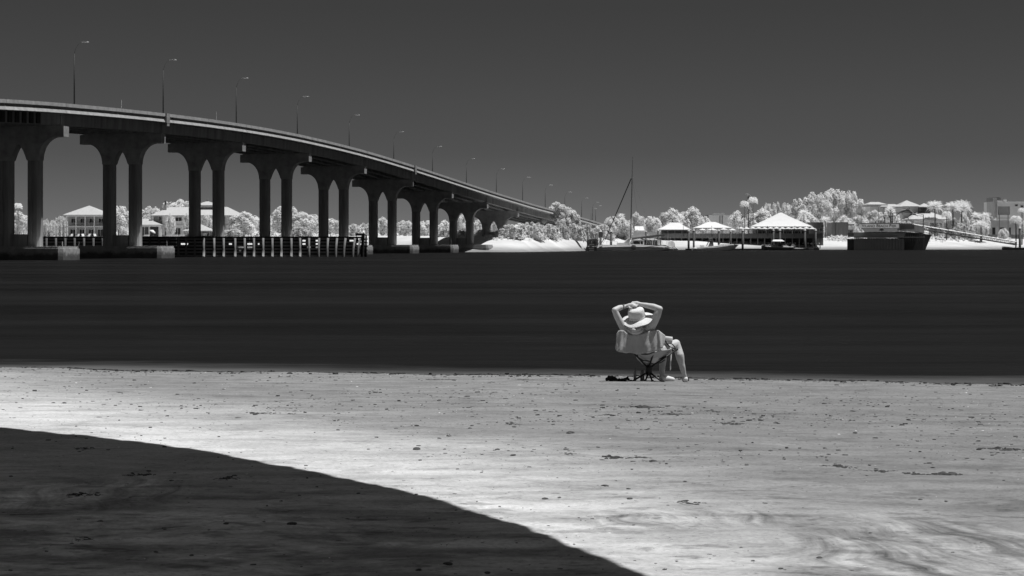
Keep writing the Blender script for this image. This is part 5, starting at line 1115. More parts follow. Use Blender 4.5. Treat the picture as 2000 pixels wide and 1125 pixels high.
# ------------------------------------------------------------------ unseen canopy added overhead, its rim shaped to cast the foreground shadow
CZ = 6.1; cot = 1 / math.tan(se); ox, oy = math.sin(sa) * cot, math.cos(sa) * cot
edge_px = [(-260, 822), (0, 838), (150, 851), (322, 872), (470, 896), (620, 926), (760, 957), (880, 988), (1000, 1026), (1100, 1064), (1180, 1096), (1245, 1126), (1300, 1160), (1340, 1200)]
rim = []
ep = []
for i in range(len(edge_px) - 1):           # smooth curve through the points
    p0, p1, p2, p3 = (edge_px[max(0, min(len(edge_px) - 1, q))] for q in (i - 1, i, i + 1, i + 2))
    for q in range(5):
        t_ = q / 5; ep.append(tuple(0.5 * (2 * b + (c - a) * t_ + (2 * a - 5 * b + 4 * c - d) * t_ ** 2 + (3 * b - a - 3 * c + d) * t_ ** 3) for a, b, c, d in zip(p0, p1, p2, p3)))
ep.append(edge_px[-1])
for px, py in ep:
    x, y = on_beach(px, py); h = CZ - float(beach_z(np.array([x]), np.array([y]))[0]); rim.append((x + ox * h, y + oy * h))
x0c, y0c = rim[-1]; rim += [(x0c + 0.15, y0c - 1.5), (x0c + 0.1, y0c - 5), (x0c - 0.6, -3.0), (x0c - 4, -4.5), (-9, -4.5), (rim[0][0] - 5.5, -3), (rim[0][0] - 6.5, 6), (rim[0][0] - 4.5, 15)]
cn = thing('added_shadow_canopy', 'unseen cloth canopy added overhead, shaped to cast the curved shadow on the foreground sand', 'canopy', (0, 0, 0))
m = MB(); m.prism(rim, CZ, CZ + 0.12, lambda p, t: (p[0], p[1], t)); m.build('cloth', MAT['canopy'], cn)  # cloth of the added canopy, there to cast the foreground shadow
m = MB(); rim2 = rim + rim[:1]; m.tube([(p[0], p[1], CZ + 0.06) for p in rim2], 0.07, 6); m.build('added_canopy_rim', MAT['metal'], cn)
for x, y in ((-8.6, 13.5), (-9.2, -2.5), (x0c - 0.9, -2.2), (x0c - 0.5, 3.2)):
    zg = float(beach_z(np.array([x]), np.array([y]))[0]); MB().tube([(x, y, zg - 0.4), (x, y, CZ - 0.02)], 0.09, 8).build('post', MAT['metal'], cn)

# ------------------------------------------------------------------ the woman in the camp chair
Y0 = 25.7
def P(px, py, w=0.0): return W(px, py, Y0 + w)
def G(px, w, dz=0.0):
    y = Y0 + w; x = WX(px, y); return Vector((x, y, bz(x, y) + dz))
base = G(1266.5, 0.3)
def skin_mesh(chains, voxel=0.008, smooth=4, name='body'):
    """chains: lists of (point, radius); each becomes a tapered skinned limb; everything is fused into one closed surface"""
    bm = bmesh.new()
    for ch in chains:
        # round tapered capsule chain: overlapping spheres plus tubes, later fused
        pts = []
        for i in range(len(ch) - 1):
            p, r = Vector(ch[i][0]), ch[i][1]; q, s = Vector(ch[i + 1][0]), ch[i + 1][1]
            n = max(2, int((q - p).length / (0.45 * min(r, s))))
            for j in range(n): f = j / n; f2 = f * f * (3 - 2 * f); pts.append((p.lerp(q, f), r + (s - r) * f2))
        pts.append((Vector(ch[-1][0]), ch[-1][1]))
        for p, r in pts: bmesh.ops.create_icosphere(bm, subdivisions=2, radius=r, matrix=Matrix.Translation(p))
    me = bpy.data.meshes.new('tmp'); bm.to_mesh(me); bm.free(); o = bpy.data.objects.new('tmp', me); C.objects.link(o)
    r = o.modifiers.new('r', 'REMESH'); r.mode = 'VOXEL'; r.voxel_size = voxel
    s = o.modifiers.new('s', 'SMOOTH'); s.factor = 0.5; s.iterations = smooth
    dg = bpy.context.evaluated_depsgraph_get(); out = bpy.data.meshes.new_from_object(o.evaluated_get(dg)); bpy.data.objects.remove(o)
    out.name = name
    for p in out.polygons: p.use_smooth = True
    return out
def loc(chains): return [[(Vector(p) - base, r) for p, r in ch] for ch in chains]
def hand(palm, wrist, fdir, side, up, n0):
    """five fingers rooted in the palm; fdir points along the fingers, side across the palm towards the thumb"""
    out = [[(wrist, 0.028), (wrist.lerp(palm, 0.5), 0.032), (palm, 0.036), (palm + fdir * 0.035, 0.034)]]
    for i, l in enumerate((0.072, 0.082, 0.076, 0.058)):
        a = palm + fdir * 0.035 + side * (0.033 - i * 0.022)
        b = a + fdir * l * 0.5 + up * 0.004; c = b + fdir * l * 0.36 - up * 0.022; d = c + fdir * l * 0.12 - up * 0.030
        out.append([(palm + side * (0.02 - i * 0.013), 0.016), (a, 0.0115), (b, 0.0105), (c, 0.0095), (d, 0.0085)])
    t0 = palm - fdir * 0.02 + side * 0.03
    out.append([(palm - fdir * 0.02, 0.018), (t0, 0.015), (t0 + side * 0.035 + fdir * 0.02, 0.0125), (t0 + side * 0.045 + fdir * 0.055, 0.010)])
    return out
LW, RW = P(1221, 598.5, 0.10), P(1253, 594.5, 0.12); LPm, RPm = P(1230, 596.5, 0.10), P(1243.5, 592.5, 0.13)
fl = (LPm - LW).normalized(); fr = (RPm - RW).normalized()
chest = P(1246, 655, 0.16)
body_ch = [
 [(P(1243, 645, 0.10), 0.085), (chest, 0.15), (P(1256, 676, 0.28), 0.165), (P(1268, 692, 0.40), 0.175)],              # spine
 [(P(1226, 649, 0.10), 0.075), (P(1243, 646, 0.11), 0.09), (P(1262, 648, 0.14), 0.08)],                                    # shoulders
 [(P(1243, 645, 0.10), 0.062), (P(1244.5, 634, 0.13), 0.055), (P(1245.5, 626, 0.16), 0.085), (P(1246, 617, 0.17), 0.09)],   # neck and head
 [(P(1246, 624, 0.24), 0.055), (P(1247, 628, 0.26), 0.035)],                                                             # face, chin
 [(P(1247, 623, 0.275), 0.018), (P(1247.3, 625, 0.285), 0.014)],                                                         # nose
 [(P(1223, 648, 0.08), 0.066), (P(1215, 636, 0.05), 0.058), (P(1206, 619, 0.02), 0.053), (P(1200.5, 606, 0.0), 0.047)],
 [(P(1200.5, 606, 0.0), 0.047), (P(1209, 601.5, 0.05), 0.044), (LW, 0.030)],
 [(P(1264, 648, 0.12), 0.084), (P(1274, 632, 0.07), 0.076), (P(1283, 616, 0.03), 0.064), (P(1288.5, 603.5, 0.01), 0.048)],
 [(P(1288.5, 603.5, 0.01), 0.048), (P(1277, 599.5, 0.06), 0.050), (P(1264, 596.8, 0.10), 0.042), (RW, 0.032)],
 [(P(1270, 690, 0.42), 0.15), (P(1284, 688, 0.55), 0.12), (P(1302, 678, 0.72), 0.098), (P(1320, 671.5, 0.86), 0.072)],     # right thigh
 [(P(1320, 671.5, 0.86), 0.070), (P(1324.5, 683, 0.84), 0.066), (P(1327.5, 694, 0.80), 0.070), (P(1332, 714, 0.80), 0.050), (P(1336.5, 732, 0.82), 0.036), (G(1337.5, 0.84, 0.055), 0.040)],
 [(P(1262, 694, 0.46), 0.14), (P(1278, 692, 0.72), 0.115), (P(1294, 684, 0.98), 0.07)],                                      # left thigh
 [(P(1294, 684, 0.98), 0.07), (P(1294.5, 700, 0.88), 0.066), (P(1293.5, 718, 0.78), 0.050), (P(1293, 733, 0.70), 0.038), (G(1294, 0.68, 0.055), 0.042)],
 [(G(1294, 0.68, 0.05), 0.042), (G(1303, 0.70, 0.04), 0.036), (G(1313, 0.74, 0.03), 0.03)],
 [(G(1337.5, 0.84, 0.05), 0.040), (G(1339, 0.94, 0.04), 0.036), (G(1340.5, 1.04, 0.03), 0.028)],
]
body_ch += hand(LPm, LW, (fl + Vector((0.1, 0, 0.0))).normalized(), Vector((0.0, -0.80, -0.60)).normalized(), Vector((0, -0.55, 0.83)).normalized(), 0)
body_ch += hand(RPm, RW, (fr + Vector((-0.2, -0.1, -0.25))).normalized(), Vector((-0.1, -0.75, -0.62)).normalized(), Vector((-0.2, -0.5, 0.83)).normalized(), 0)
bmesh_ = skin_mesh(loc(body_ch), 0.0075, 5, 'person'); bmesh_.materials.append(MAT['skin'])
pe = tag(put('person', bmesh_, None, base), 'person seen from behind, leaning back with hands clasped over a wide sun hat', 'person')
# clothing: shirt, shorts, hat, bracelet, shoes
sh = skin_mesh(loc([
 [(P(1243, 648, 0.10), 0.095), (P(1246, 656, 0.16), 0.168), (P(1256, 676, 0.28), 0.185), (P(1265, 688, 0.37), 0.195)],
 [(P(1228, 651, 0.09), 0.085), (P(1243, 649, 0.10), 0.10), (P(1261, 651, 0.13), 0.092)],
 [(P(1222, 645, 0.075), 0.074), (P(1219.5, 641.5, 0.065), 0.072)], [(P(1265, 646, 0.115), 0.092), (P(1268.5, 640.5, 0.10), 0.088)],
 [(P(1264, 674, 0.34), 0.18), (P(1272, 682, 0.40), 0.185)]]), 0.009, 4, 'shirt'); sh.materials.append(MAT['shirt'])
put('shirt', sh, pe)
st = skin_mesh(loc([[(P(1266, 691, 0.40), 0.185), (P(1283, 687, 0.55), 0.135), (P(1299, 680, 0.70), 0.114)], [(P(1266, 691, 0.40), 0.18), (P(1278, 691, 0.72), 0.13)]]), 0.009, 3, 'shorts'); st.materials.append(MAT['shirt'])
put('shorts', st, pe)
# cowl of loose cloth at the nape
m = MB(); N = 22; rows = 7; vs = []
for j in range(rows):
    v = j / (rows - 1)
    for i in range(N):
        u = i / (N - 1); a = (u - 0.5) * 2
        px = 1238.5 + a * (13.5 + 6 * v) + 2.0; py = 639 + 14 * v - 6.0 * v * a * a - 1.5 * a * a
        fold = 0.022 * math.sin(4.2 * v * 3.0 + a * a * 5) + 0.012 * math.sin(a * 9)
        w = -0.015 - 0.075 * (1 - a * a) * (0.35 + 0.65 * math.sin(math.pi * min(1, v * 0.9 + 0.05))) + 0.06 * a * a + fold * 0.8
        vs.append(P(px, py, w) - base)
m.add(vs, [(j * N + i, j * N + i + 1, (j + 1) * N + i + 1, (j + 1) * N + i) for j in range(rows - 1) for i in range(N - 1)])
co = m.build('collar', MAT['shirt'], pe, smooth=True); q = co.modifiers.new('t', 'SOLIDIFY'); q.thickness = 0.012; q = co.modifiers.new('s', 'SUBSURF'); q.levels = 1; q.render_levels = 2
# hat
ax = Vector((-0.20, -0.34, 0.92)).normalized(); hc = P(1244.5, 621.5, 0.12) - base
tq = ax.to_track_quat('Z', 'Y')
m = MB(); prof = [(0.126, -0.005), (0.127, 0.04), (0.127, 0.09), (0.124, 0.125), (0.112, 0.150), (0.085, 0.162), (0.04, 0.160), (0.0, 0.156)]
m.lathe(prof, 32, hc, ax); hat = m.build('sun_hat', MAT['straw'], pe, smooth=True)
m = MB(); vs = []; N = 48; rr = [0.122, 0.15, 0.18, 0.21, 0.228, 0.243, 0.250]
for r in rr:
    for i in range(N):
        a = 6.28319 * i / N; f = (r - 0.122) / 0.128
        wv = 0.018 * f * math.sin(2 * a + 0.6) + 0.008 * f * math.sin(5 * a) - 0.028 * f * f
        vs.append(hc + tq @ Vector((r * math.cos(a), r * math.sin(a), wv)))
m.add(vs, [(j * N + i, j * N + (i + 1) % N, (j + 1) * N + (i + 1) % N, (j + 1) * N + i) for j in range(len(rr) - 1) for i in range(N)])
br = m.build('brim', MAT['straw'], hat, smooth=True); q = br.modifiers.new('t', 'SOLIDIFY'); q.thickness = 0.008
m = MB(); vs = []
for z, r in ((0.004, 0.1315), (0.02, 0.132), (0.036, 0.131)):
    pass
m.lathe([(0.1295, 0.004), (0.1325, 0.008), (0.1325, 0.034), (0.1295, 0.038)], 32, hc, ax); m.build('hat_band', MAT['straw'], hat, smooth=True)
def ring(c, axis, r, t, name, mt, par, k=1.0):
    b = MB(); qd = Vector(axis).normalized().to_track_quat('Z', 'Y'); b.tube([Vector(c) + qd @ Vector((r * math.cos(6.2832 * i / 16), r * k * math.sin(6.2832 * i / 16), 0)) for i in range(17)], t, 6); return b.build(name, mt, par, smooth=True)
ring(P(1217.5, 599.5, 0.085) - base, fl, 0.037, 0.007, 'bracelet', MAT['black'], pe)
MB().box(tuple(P(1218.6, 596.4, 0.07) - base), (0.018, 0.03, 0.03)).build('watch', MAT['white_paint'], pe)
for nm_, ch in (('shoe', [[(G(1293, 0.67, 0.045), 0.050), (G(1303, 0.70, 0.043), 0.045), (G(1314, 0.745, 0.032), 0.036)]]), ('shoe', [[(G(1337.4, 0.83, 0.045), 0.050), (G(1339, 0.94, 0.042), 0.045), (G(1340.5, 1.05, 0.03), 0.035)]])):
    me = skin_mesh(loc(ch), 0.007, 3, 'shoe'); me.materials.append(MAT['shoe'])
    zmin = bz(*(Vector(ch[0][0][0])[:2])) - base.z
    for v in me.vertices: v.co.z = max(v.co.z, zmin - 0.004)
    o = put(nm_, me, pe)
m = MB(); m.tube([G(1343.5, 0.86, 0.07) - base, G(1345.2, 0.9, 0.05) - base, G(1345, 0.95, 0.02) - base], 0.008, 5); m.build('shoe_strap', MAT['black'], pe)

# camp chair
chr_ = thing('camp_chair', 'low folding camp chair on crossed black poles at the waterline', 'chair', base)
hub = P(1267, 723.5, 0.30) - base
MB().lathe([(0.0, -0.075), (0.04, -0.07), (0.05, -0.02), (0.05, 0.05), (0.035, 0.08), (0, 0.085)], 10, tuple(hub)).build('hub', MAT['black'], chr_)
for g_, w, a in ((1232.5, 0.12, 0.013), (1295.5, 0.14, 0.013), (1260, 0.50, 0.013), (1274.5, 0.50, 0.013)):
    e = G(g_, w, -0.01) - base; b = hub + Vector((0, 0, -0.02))
    lg = MB().tube([b, b.lerp(e, 0.55), e], [a * 1.25, a * 1.1, a], 8).build('leg', MAT['black'], chr_, smooth=True)
    MB().lathe([(0.0, 0), (0.02, 0.005), (0.018, 0.03), (0, 0.035)], 8, tuple(e)).build('foot_cap', MAT['black'], lg)
U = {'bl': P(1238, 690, 0.02) - base, 'br': P(1278, 684.5, 0.10) - base, 'fr': P(1322, 682.5, 0.46) - base, 'fl': P(1260, 706, 0.62) - base}
for q in U.values(): MB().tube([hub + Vector((0, 0, 0.03)), q], [0.0145, 0.0115], 8).build('upper_pole', MAT['black'], chr_, smooth=True)
TL, TRr = P(1213, 648, -0.04) - base, P(1285.5, 646, 0.02) - base
MB().tube([U['bl'], TL], 0.0105, 8).build('back_pole', MAT['black'], chr_); MB().tube([U['br'], TRr], 0.0105, 8).build('back_pole', MAT['black'], chr_)
def sheet(corner, sag, nu=16, nv=12, fold=0.0, seed=0):
    m = MB(); vs = []; a, b, c, d = corner
    for j in range(nv + 1):
        v = j / nv
        for i in range(nu + 1):
            u = i / nu; p = a.lerp(b, u).lerp(d.lerp(c, u), v); s = 16 * u * (1 - u) * v * (1 - v)
            p = p + Vector(sag) * (s * 0.7 + 0.3 * (4 * u * (1 - u))) + Vector((0, fold * math.sin(u * 17 + seed + v * 2), 0))
            vs.append(p)
    N = nu + 1; m.add(vs, [(j * N + i, j * N + i + 1, (j + 1) * N + i + 1, (j + 1) * N + i) for j in range(nv) for i in range(nu)]); return m
SB = [P(1237, 686, 0.0) - base, P(1291, 684, 0.12) - base, P(1323, 681.0, 0.78) - base, P(1260, 703, 0.66) - base]
o = sheet(SB, (0, 0, -0.13)).build('seat', MAT['sling'], chr_, smooth=True); q = o.modifiers.new('t', 'SOLIDIFY'); q.thickness = 0.006
o = sheet([TL, TRr, SB[1], SB[0]], (0, 0.02, 0)).build('backrest', MAT['sling'], chr_, smooth=True); q = o.modifiers.new('t', 'SOLIDIFY'); q.thickness = 0.006
def curve_px(pts, w0, w1, r, name):
    n = len(pts); MB().tube([P(x, y, w0 + (w1 - w0) * i / (n - 1)) - base for i, (x, y) in enumerate(pts)], r, 6).build(name, MAT['black'], chr_, smooth=True)
curve_px([(1243, 690), (1247, 698), (1255, 704), (1266, 705.3), (1278, 705), (1290, 700.5), (1302, 694.5), (1314, 687), (1324, 682)], 0.0, 0.60, 0.009, 'piping')
curve_px([(1252, 691.5), (1260, 692.5), (1268, 691.5), (1276, 688)], -0.03, 0.06, 0.009, 'piping')
curve_px([(1268, 710.5), (1280, 711), (1290, 708.5), (1299, 703)], 0.25, 0.55, 0.008, 'piping')
# towel over the backrest
tw = thing('beach_towel', 'grey towel draped over the back of the camp chair', 'towel', base)
top = [(1204, 652), (1207.5, 646), (1212, 644.5), (1217.5, 645), (1225, 651.5), (1233, 653.6), (1243, 653.8), (1253, 652), (1263, 648.3), (1273, 645), (1280, 644.2), (1285.5, 645)]
bot = [(1202.5, 678), (1204.5, 686), (1210, 688.5), (1217, 687.5), (1225, 689.5), (1234, 690.5), (1244, 691.2), (1254, 691), (1264, 689.3), (1274, 687), (1283, 684), (1292, 681)]
m = MB(); nu, nv = 66, 16; vs = []
for j in range(nv + 1):
    v = j / nv
    for i in range(nu + 1):
        u = i / nu * (len(top) - 1); k = min(len(top) - 2, int(u)); f = u - k
        tx, ty = top[k][0] + (top[k + 1][0] - top[k][0]) * f, top[k][1] + (top[k + 1][1] - top[k][1]) * f
        bx_, by_ = bot[k][0] + (bot[k + 1][0] - bot[k][0]) * f, bot[k][1] + (bot[k + 1][1] - bot[k][1]) * f
        un = i / nu; amp = 0.004 + 0.017 * v * (0.6 if un < 0.3 else 1.0)
        w = -0.075 + 0.10 * un - 0.032 * math.sin(math.pi * un) * (0.4 + 0.3 * v) + amp * (math.sin(un * 21 + 1.2 * v) + 0.6 * math.sin(un * 47 + 2)) * 0.75
        w += 0.017 * float(fbm(np.array([un * 7 + v * 1.5 + 3]), np.array([v * 2.2 + un * 2 + 5]), 4)[0]) * (0.35 + v)
        vs.append(P(tx + (bx_ - tx) * v + 1.0 * math.sin(v * 3) * math.sin(un * 9), ty + (by_ - ty) * v + 1.1 * v * math.sin(un * 23 + 1), w) - base)
N = nu + 1; m.add(vs, [(j * N + i, j * N + i + 1, (j + 1) * N + i + 1, (j + 1) * N + i) for j in range(nv) for i in range(nu)])
o = m.build('back_drape', MAT['towel'], tw, smooth=True); q = o.modifiers.new('t', 'SOLIDIFY'); q.thickness = 0.008
m = MB(); vs = []; nv = 12; nu = 8
for j in range(nv + 1):
    v = j / nv
    for i in range(nu + 1):
        u = i / nu
        a = (1285.5 + 6.5 * v, 645 + 36 * v); b = (1298.5 - 3.5 * v + 1.5 * math.sin(v * 3), 655 + 20 * v)
        vs.append(P(a[0] + (b[0] - a[0]) * u, a[1] + (b[1] - a[1]) * u, 0.025 + 0.26 * u + 0.012 * math.sin(u * 9 + v * 4)) - base)
N = nu + 1; m.add(vs, [(j * N + i, j * N + i + 1, (j + 1) * N + i + 1, (j + 1) * N + i) for j in range(nv) for i in range(nu)])
o = m.build('side_fold', MAT['towel'], tw, smooth=True); q = o.modifiers.new('t', 'SOLIDIFY'); q.thickness = 0.008
# drawstring bag at the lap
db_ = thing('drawstring_bag', 'small white pouch with black cords and a hanging white strap beside the lap', 'bag', P(1303, 672, 0.52))
bb_ = Vector(db_.location)
m = MB(); vs = []
for z, k in ((-0.055, 0.8), (-0.03, 1.0), (0.03, 1.0), (0.055, 0.9)):
    for i in range(12): a = 6.2832 * i / 12; vs.append((0.062 * k * math.cos(a) * (1.25 if abs(math.cos(a)) > 0.8 else 1.1), 0.04 * k * math.sin(a), z))
m.add(vs, [(r * 12 + i, r * 12 + (i + 1) % 12, (r + 1) * 12 + (i + 1) % 12, (r + 1) * 12 + i) for r in range(3) for i in range(12)] + [tuple(range(12))[::-1], tuple(36 + i for i in range(12))])
m.build('pouch', MAT['white_fabric'], db_, P(1304.5, 664, 0.58) - bb_, (0, 0.12, 0.3), smooth=True)
def cord(pts, r, name='cord'): MB().tube([P(x, y, w) - bb_ for x, y, w in pts], r, 6).build(name, MAT['black'], db_, smooth=True)
cord([(1297.5, 662, 0.5), (1299, 665.5, 0.46), (1301, 668.5, 0.45), (1303, 672, 0.46), (1307, 676.5, 0.48), (1312, 679.5, 0.5), (1318, 681.5, 0.52), (1324, 682.5, 0.56)], 0.010)
cord([(1303, 672, 0.46), (1307, 671.2, 0.48), (1312, 671.5, 0.5), (1316, 675, 0.52), (1318.5, 680, 0.54), (1321, 683, 0.56)], 0.008)
cord([(1299, 664, 0.45), (1301.5, 667, 0.44), (1299.5, 668.5, 0.44), (1298, 666, 0.45)], 0.013, 'knot')
cord([(1312, 680, 0.5), (1313.5, 684, 0.5), (1318, 685.5, 0.52), (1323, 683, 0.56)], 0.012)
m = MB(); vs = []
for i in range(13):
    v = i / 12; px = 1310 + 0.6 * math.sin(v * 5) - 0.3 * v; py = 679 + 44 * v; hw_ = 1.9 * (1 - 0.55 * v)
    vs += [P(px - hw_, py, 0.47 + 0.02 * math.sin(v * 6)) - bb_, P(px + hw_, py, 0.48 + 0.02 * math.sin(v * 6 + 1)) - bb_]
m.add(vs, [(2 * i, 2 * i + 1, 2 * i + 3, 2 * i + 2) for i in range(12)]); o = m.build('strap', MAT['white_fabric'], db_, smooth=True); q = o.modifiers.new('t', 'SOLIDIFY'); q.thickness = 0.004
# bottle and flask under the chair
for px, w, hgt, r, lab, mt_n in ((1240, 0.42, 0.195, 0.021, 'slim grey bottle standing left of the chair legs', 'bottle'), (1254.5, 0.46, 0.165, 0.033, 'stout grey flask standing behind the chair legs', 'bottle')):
    t = thing('bottle', lab, 'bottle', G(px, w), 0)
    MB().lathe([(0, 0), (r * 0.95, 0.0), (r, 0.01), (r, hgt * 0.70), (r * 0.85, hgt * 0.8), (r * 0.6, hgt * 0.86), (0, hgt * 0.86)], 14).build('body', MAT[mt_n], t, smooth=True)
    MB().lathe([(0, hgt * 0.862), (r * 0.66, hgt * 0.865), (r * 0.66, hgt * 0.99), (0, hgt)], 12).build('lid', MAT['metal'], t, smooth=True)
# dark carrying bag crumpled on the sand
ch = [[(G(1186, 0.05, 0.02), 0.024), (G(1191, 0.06, 0.028), 0.036), (G(1197, 0.06, 0.03), 0.036), (G(1202, 0.05, 0.015), 0.022), (G(1210, 0.04, 0.015), 0.02), (G(1218, 0.05, 0.022), 0.026), (G(1224, 0.06, 0.035), 0.022), (G(1231, 0.08, 0.01), 0.012)], [(G(1195, 0.05, 0.052), 0.018), (G(1200, 0.05, 0.035), 0.014)], [(G(1222, 0.05, 0.046), 0.016), (G(1226, 0.07, 0.056), 0.009)]]
me = skin_mesh([[(Vector(p) - G(1208, 0.05), r) for p, r in c] for c in ch], 0.008, 2, 'carry_bag')
for v in me.vertices:
    n_ = float(fbm(np.array([v.co.x * 22 + 4]), np.array([v.co.z * 26 + v.co.y * 22]), 3)[0]); v.co += v.normal * n_ * 0.045
me.materials.append(MAT['black'])
tag(put('carry_bag', me, None, G(1208, 0.05)), 'crumpled black carrying bag lying on the sand left of the chair', 'bag')

# ------------------------------------------------------------------ things lying on the sand
def lump(r, sub=2, amp=0.35, fl=0.55, seed=0):
    bm = bmesh.new(); bmesh.ops.create_icosphere(bm, subdivisions=sub, radius=1)
    for v in bm.verts:
        n_ = float(fbm(np.array([v.co.x * 1.6 + seed * 7.1]), np.array([v.co.y * 1.6 + v.co.z * 1.1 + seed * 3.3]), 3)[0]); v.co *= 1 + amp * n_ * 1.6
        v.co.z *= fl
    me = bpy.data.meshes.new('lump'); bm.to_mesh(me); bm.free(); return me
stones = [(813, 879, 17, 'flat dark stone, largest on the bright sand above the shadow edge'), (972, 881, 10, 'small flat dark stone right of the largest flat stone'), (868, 880, 7, 'tiny dark stone just right of the largest flat stone'), (993, 884, 6, 'tiny dark stone right of the small flat stone'), (322, 874, 12, 'pointed dark stone standing on the shadow edge at the left'), (813, 966, 8, 'small dark stone on the shadow edge at its middle'), (1670, 846, 10, 'dark stone on the rough sand right of the chair'), (1505, 879, 9, 'dark stone among specks below the right of the chair'), (1182, 948, 15, 'dark lump of sand and stone below the seaweed lines'), (1230, 975, 13, 'low dark stone below the dark lump'), (1065, 975, 12, 'low dark stone left of the rills'), (1092, 971, 9, 'small dark stone beside a low stone left of the rills'), (1600, 1088, 13, 'dark stone near the bottom right of the sand'), (1298, 1109, 12, 'dark stone near the bottom edge right of the shadow'), (1470, 1093, 10, 'dark stone near the bottom edge, centre right'), (1525, 1112, 11, 'dark stone at the bottom edge below the rills'), (1448, 1065, 9, 'small dark stone left of the bottom rills'), (1700, 1042, 7, 'small dark stone among the rills'), (1338, 940, 8, 'small dark stone below the seaweed clump line'), (1848, 978, 9, 'dark stone above the rills at the far right'), (1797, 974, 9, 'dark stone above the rills, right of centre'), (570, 1026, 20, 'dark clod lying in the shadow, right of centre'), (443, 1028, 12, 'dark clod lying in the shadow, middle'), (195, 1020, 14, 'dark clod lying in the shadow at the left'), (700, 966, 9, 'dark stone in the shadow near its edge'), (104, 787, 8, 'dark stone far left on the lit sand'), (125, 788, 10, 'dark scrap beside a stone far left on the lit sand'), (660, 840, 8, 'dark stone on the lit sand above the shadow middle'), (1115, 848, 16, 'dark clod on the rough sand left of the chair'), (304, 1077, 10, 'dark clod in the shadow near the bottom'), (374, 1084, 10, 'second dark clod in the shadow near the bottom'), (875, 1102, 22, 'largest dark clod in the shadow at the bottom'), (818, 1112, 14, 'low dark clod left of the largest one at the bottom'), (952, 1116, 14, 'low dark clod right of the largest one at the bottom'), (1920, 818, 7, 'dark stone at the right on the rough sand')]
LM = [lump(1, 2, 0.4, 0.6, i) for i in range(6)]
for m_ in LM: m_.materials.append(MAT['stone'])
for i, (px, py, wpx, lab) in enumerate(stones):
    x, y = on_beach(px, py); r = wpx / F * y / 2
    tag(put('beach_stone', LM[i % 6], None, (x, y, bz(x, y) + r * 0.12), (0, 0, random.random() * 6), (r, r * 0.8, r * 0.62)), lab, 'stone', 'stones scattered on the beach')
weeds = [(1225, 895, 95, 'long dark seaweed line with a clump, below the chair'), (1110, 890, 35, 'short seaweed scrap left of the long seaweed line'), (1275, 904, 45, 'thin tail of seaweed right of the long line'), (1640, 912, 70, 'thin dark seaweed line, left one of the right pair'), (1720, 918, 60, 'broken seaweed bits between the two right lines'), (1820, 924, 110, 'thickest dark seaweed line at the right'), (1185, 811, 45, 'dark seaweed clump on the rough sand below the bag'), (1320, 811, 60, 'dark seaweed clump below the chair'), (1388, 803, 32, 'small dark seaweed clump right of the chair'), (1425, 826, 60, 'dark seaweed clump, lowest of those below the chair'), (1255, 797, 90, 'flat weed scraps just below the chair feet'), (1780, 810, 22, 'small weed clump at the right on rough sand'), (1610, 890, 20, 'small weed clump left of the right seaweed lines'), (1960, 876, 90, 'thin weed line at the right edge'), (570, 809, 20, 'small weed clump in the left part of the lit sand'), (510, 808, 60, 'thin weed scatter left of a small clump'), (1000, 828, 30, 'pale and dark weed scrap left of the chair'), (1030, 742, 60, 'weed patch at the waterline left of the bag'), (860, 742, 60, 'weed patch at the waterline at centre left'), (1420, 742, 60, 'weed patch at the waterline right of the feet'), (1560, 742, 14, 'small dark weed lump at the waterline at right'), (1462, 753, 12, 'small dark lump just off the waterline at right'), (1820, 745, 30, 'weed lump at the waterline far right'), (270, 926, 60, 'dark weed scrap in the shadow at upper left'), (165, 965, 70, 'dark weed patch in the shadow at left'), (445, 935, 50, 'thin weed scrap in the shadow, upper middle'), (160, 1052, 40, 'thin dark weed scrap in the shadow near bottom left'), (165, 875, 40, 'thin weed scrap close to the shadow edge at left'), (1348, 982, 55, 'thin dark seaweed streak above the rills')]
for i, (px, py, wpx, lab) in enumerate(weeds):
    x, y = on_beach(px, py); L_ = wpx / F * y; m = MB(); n = max(8, int(wpx / 1.6)); cl = random.uniform(-0.3, 0.3)
    for j in range(n):
        u = (j + random.random()) / n - 0.5; thick = math.exp(-((u - cl) / 0.16) ** 2) + 0.5 * math.exp(-((u + cl) / 0.1) ** 2)
        r = (0.16 + 0.5 * thick * random.random() + 0.2 * random.random() ** 2) * min(0.05, 0.014 + L_ * 0.055)
        cx, cy = u * L_ + random.uniform(-0.02, 0.02), random.gauss(0, 0.03 + 0.07 * thick) * (0.6 + L_ * 0.6) - u * L_ * 0.1
        zz_ = bz(x + cx, y + cy) - bz(x, y); k = 7; a0 = random.random() * 6
        ring1 = [(cx + r * random.uniform(1.0, 2.6) * math.cos(a0 + 6.2832 * q / k), cy + r * random.uniform(0.6, 1.5) * math.sin(a0 + 6.2832 * q / k), zz_ - 0.004) for q in range(k)]
        ring2 = [(cx + (p[0] - cx) * 0.6 + random.uniform(-0.3, 0.3) * r, cy + (p[1] - cy) * 0.6, zz_ + r * random.uniform(0.1, 0.5)) for p in ring1]
        m.add(ring1 + ring2 + [(cx, cy, zz_ + r * random.uniform(0.3, 0.7))], [(q, (q + 1) % k, k + (q + 1) % k, k + q) for q in range(k)] + [(k + q, k + (q + 1) % k, 2 * k) for q in range(k)])
    tag(m.build('seaweed', MAT['weed'], None, (x, y, bz(x, y))), lab, 'seaweed', 'seaweed scraps on the beach')
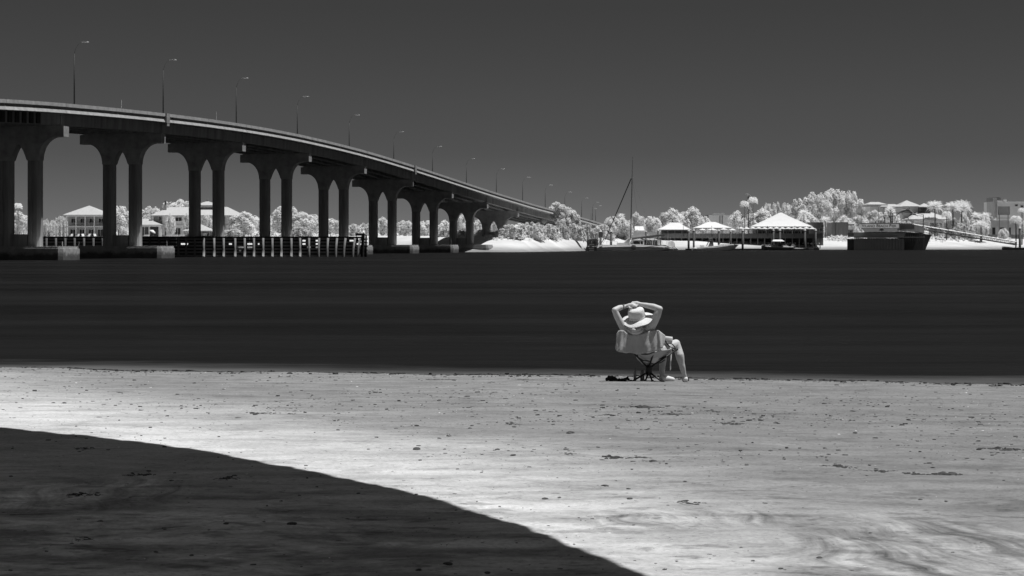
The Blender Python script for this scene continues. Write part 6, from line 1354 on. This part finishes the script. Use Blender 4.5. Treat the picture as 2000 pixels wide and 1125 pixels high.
# countless small bits
def bits(name, n, mt, gen, smin, smax, flat=0.45):
    pts = np.array([gen() for _ in range(n)]); z = beach_fine(pts[:, 0], pts[:, 1])
    s = smin * (smax / smin) ** (rng.random(n) ** 3.4)
    k = 6; a = rng.random((n, 1)) * 6.28 + np.arange(k) * 6.28 / k; rr = s[:, None] * (0.65 + 0.7 * rng.random((n, k)))
    el = 0.6 + 0.9 * rng.random((n, 1)); s = s * np.clip(pts[:, 1] / 19, 0.5, 1.15); rr = rr * np.clip(pts[:, 1] / 19, 0.5, 1.15)[:, None]
    ring = np.stack([pts[:, :1] + rr * np.cos(a) * el * 1.2, pts[:, 1:] + rr * np.sin(a), np.repeat(z[:, None] - 0.002, k, 1)], 2)
    hh = (s * flat * (0.5 + rng.random(n)))[:, None]
    ring2 = ring.copy(); c0 = np.concatenate([pts, z[:, None]], 1)[:, None]; ring2 = c0 + (ring2 - c0) * (0.72 + 0.2 * rng.random((n, k, 1))); ring2[:, :, 2] = z[:, None] + hh * (0.55 + 0.6 * rng.random((n, k)))
    topc = np.stack([pts[:, 0] + 0.2 * s * rng.normal(size=n), pts[:, 1], z + hh[:, 0] * 1.05], 1)[:, None]
    V = np.concatenate([ring, ring2, topc], 1); idx = np.arange(n)[:, None, None] * (2 * k + 1); q = np.arange(k); q1 = (q + 1) % k
    T = np.concatenate([np.stack([q, q1, k + q1], 1), np.stack([q, k + q1, k + q], 1), np.stack([k + q, k + q1, np.full(k, 2 * k)], 1)])[None] + idx
    return tag(put(name, np_mesh(name, V.reshape(-1, 3), T.reshape(-1, 3), mt, False)), kind='stuff')
def g_any():
    while True:
        y = random.uniform(7.5, 30.5); x = random.uniform(-0.33, 0.33) * y
        dens = 0.35 + 1.5 * max(0, float(vnoise(np.array([x * 0.5 + 9]), np.array([y * 0.45]))[0]) + 0.1)
        if y > 17: dens *= 1.5
        if edge_y(x) - y > 0.5 and random.random() < dens: return (x, y)
def g_wrack():
    while True:
        px = random.uniform(-50, 2050); x = (px - 1000) / F * 30; d = abs(random.gauss(0.12, 0.16)) + 0.10
        if random.random() < 0.2: d = random.uniform(0.3, 2.6)
        y = float(edge_y(x)) - d
        if random.random() < (0.45 if x < -1 else 1.0): return (x, y)
def g_mid():
    c = random.choice([(1.5, 19.5), (2.6, 18.4), (4.2, 18.8), (0.2, 17.8), (-3, 20), (3.5, 15.2), (1.0, 14.2), (5, 21), (-1.0, 22.5)])
    return (random.gauss(c[0], 1.1), random.gauss(c[1], 0.7))
bits('beach_grit', 5200, MAT['stone'], g_any, 0.003, 0.020, 0.45)
bits('wrack_litter', 4200, MAT['weed'], g_wrack, 0.008, 0.045, 0.6)
bits('weed_litter', 2600, MAT['weed'], g_mid, 0.003, 0.022)
bits('shell_bits', 420, MAT['shell'], g_any, 0.004, 0.014)
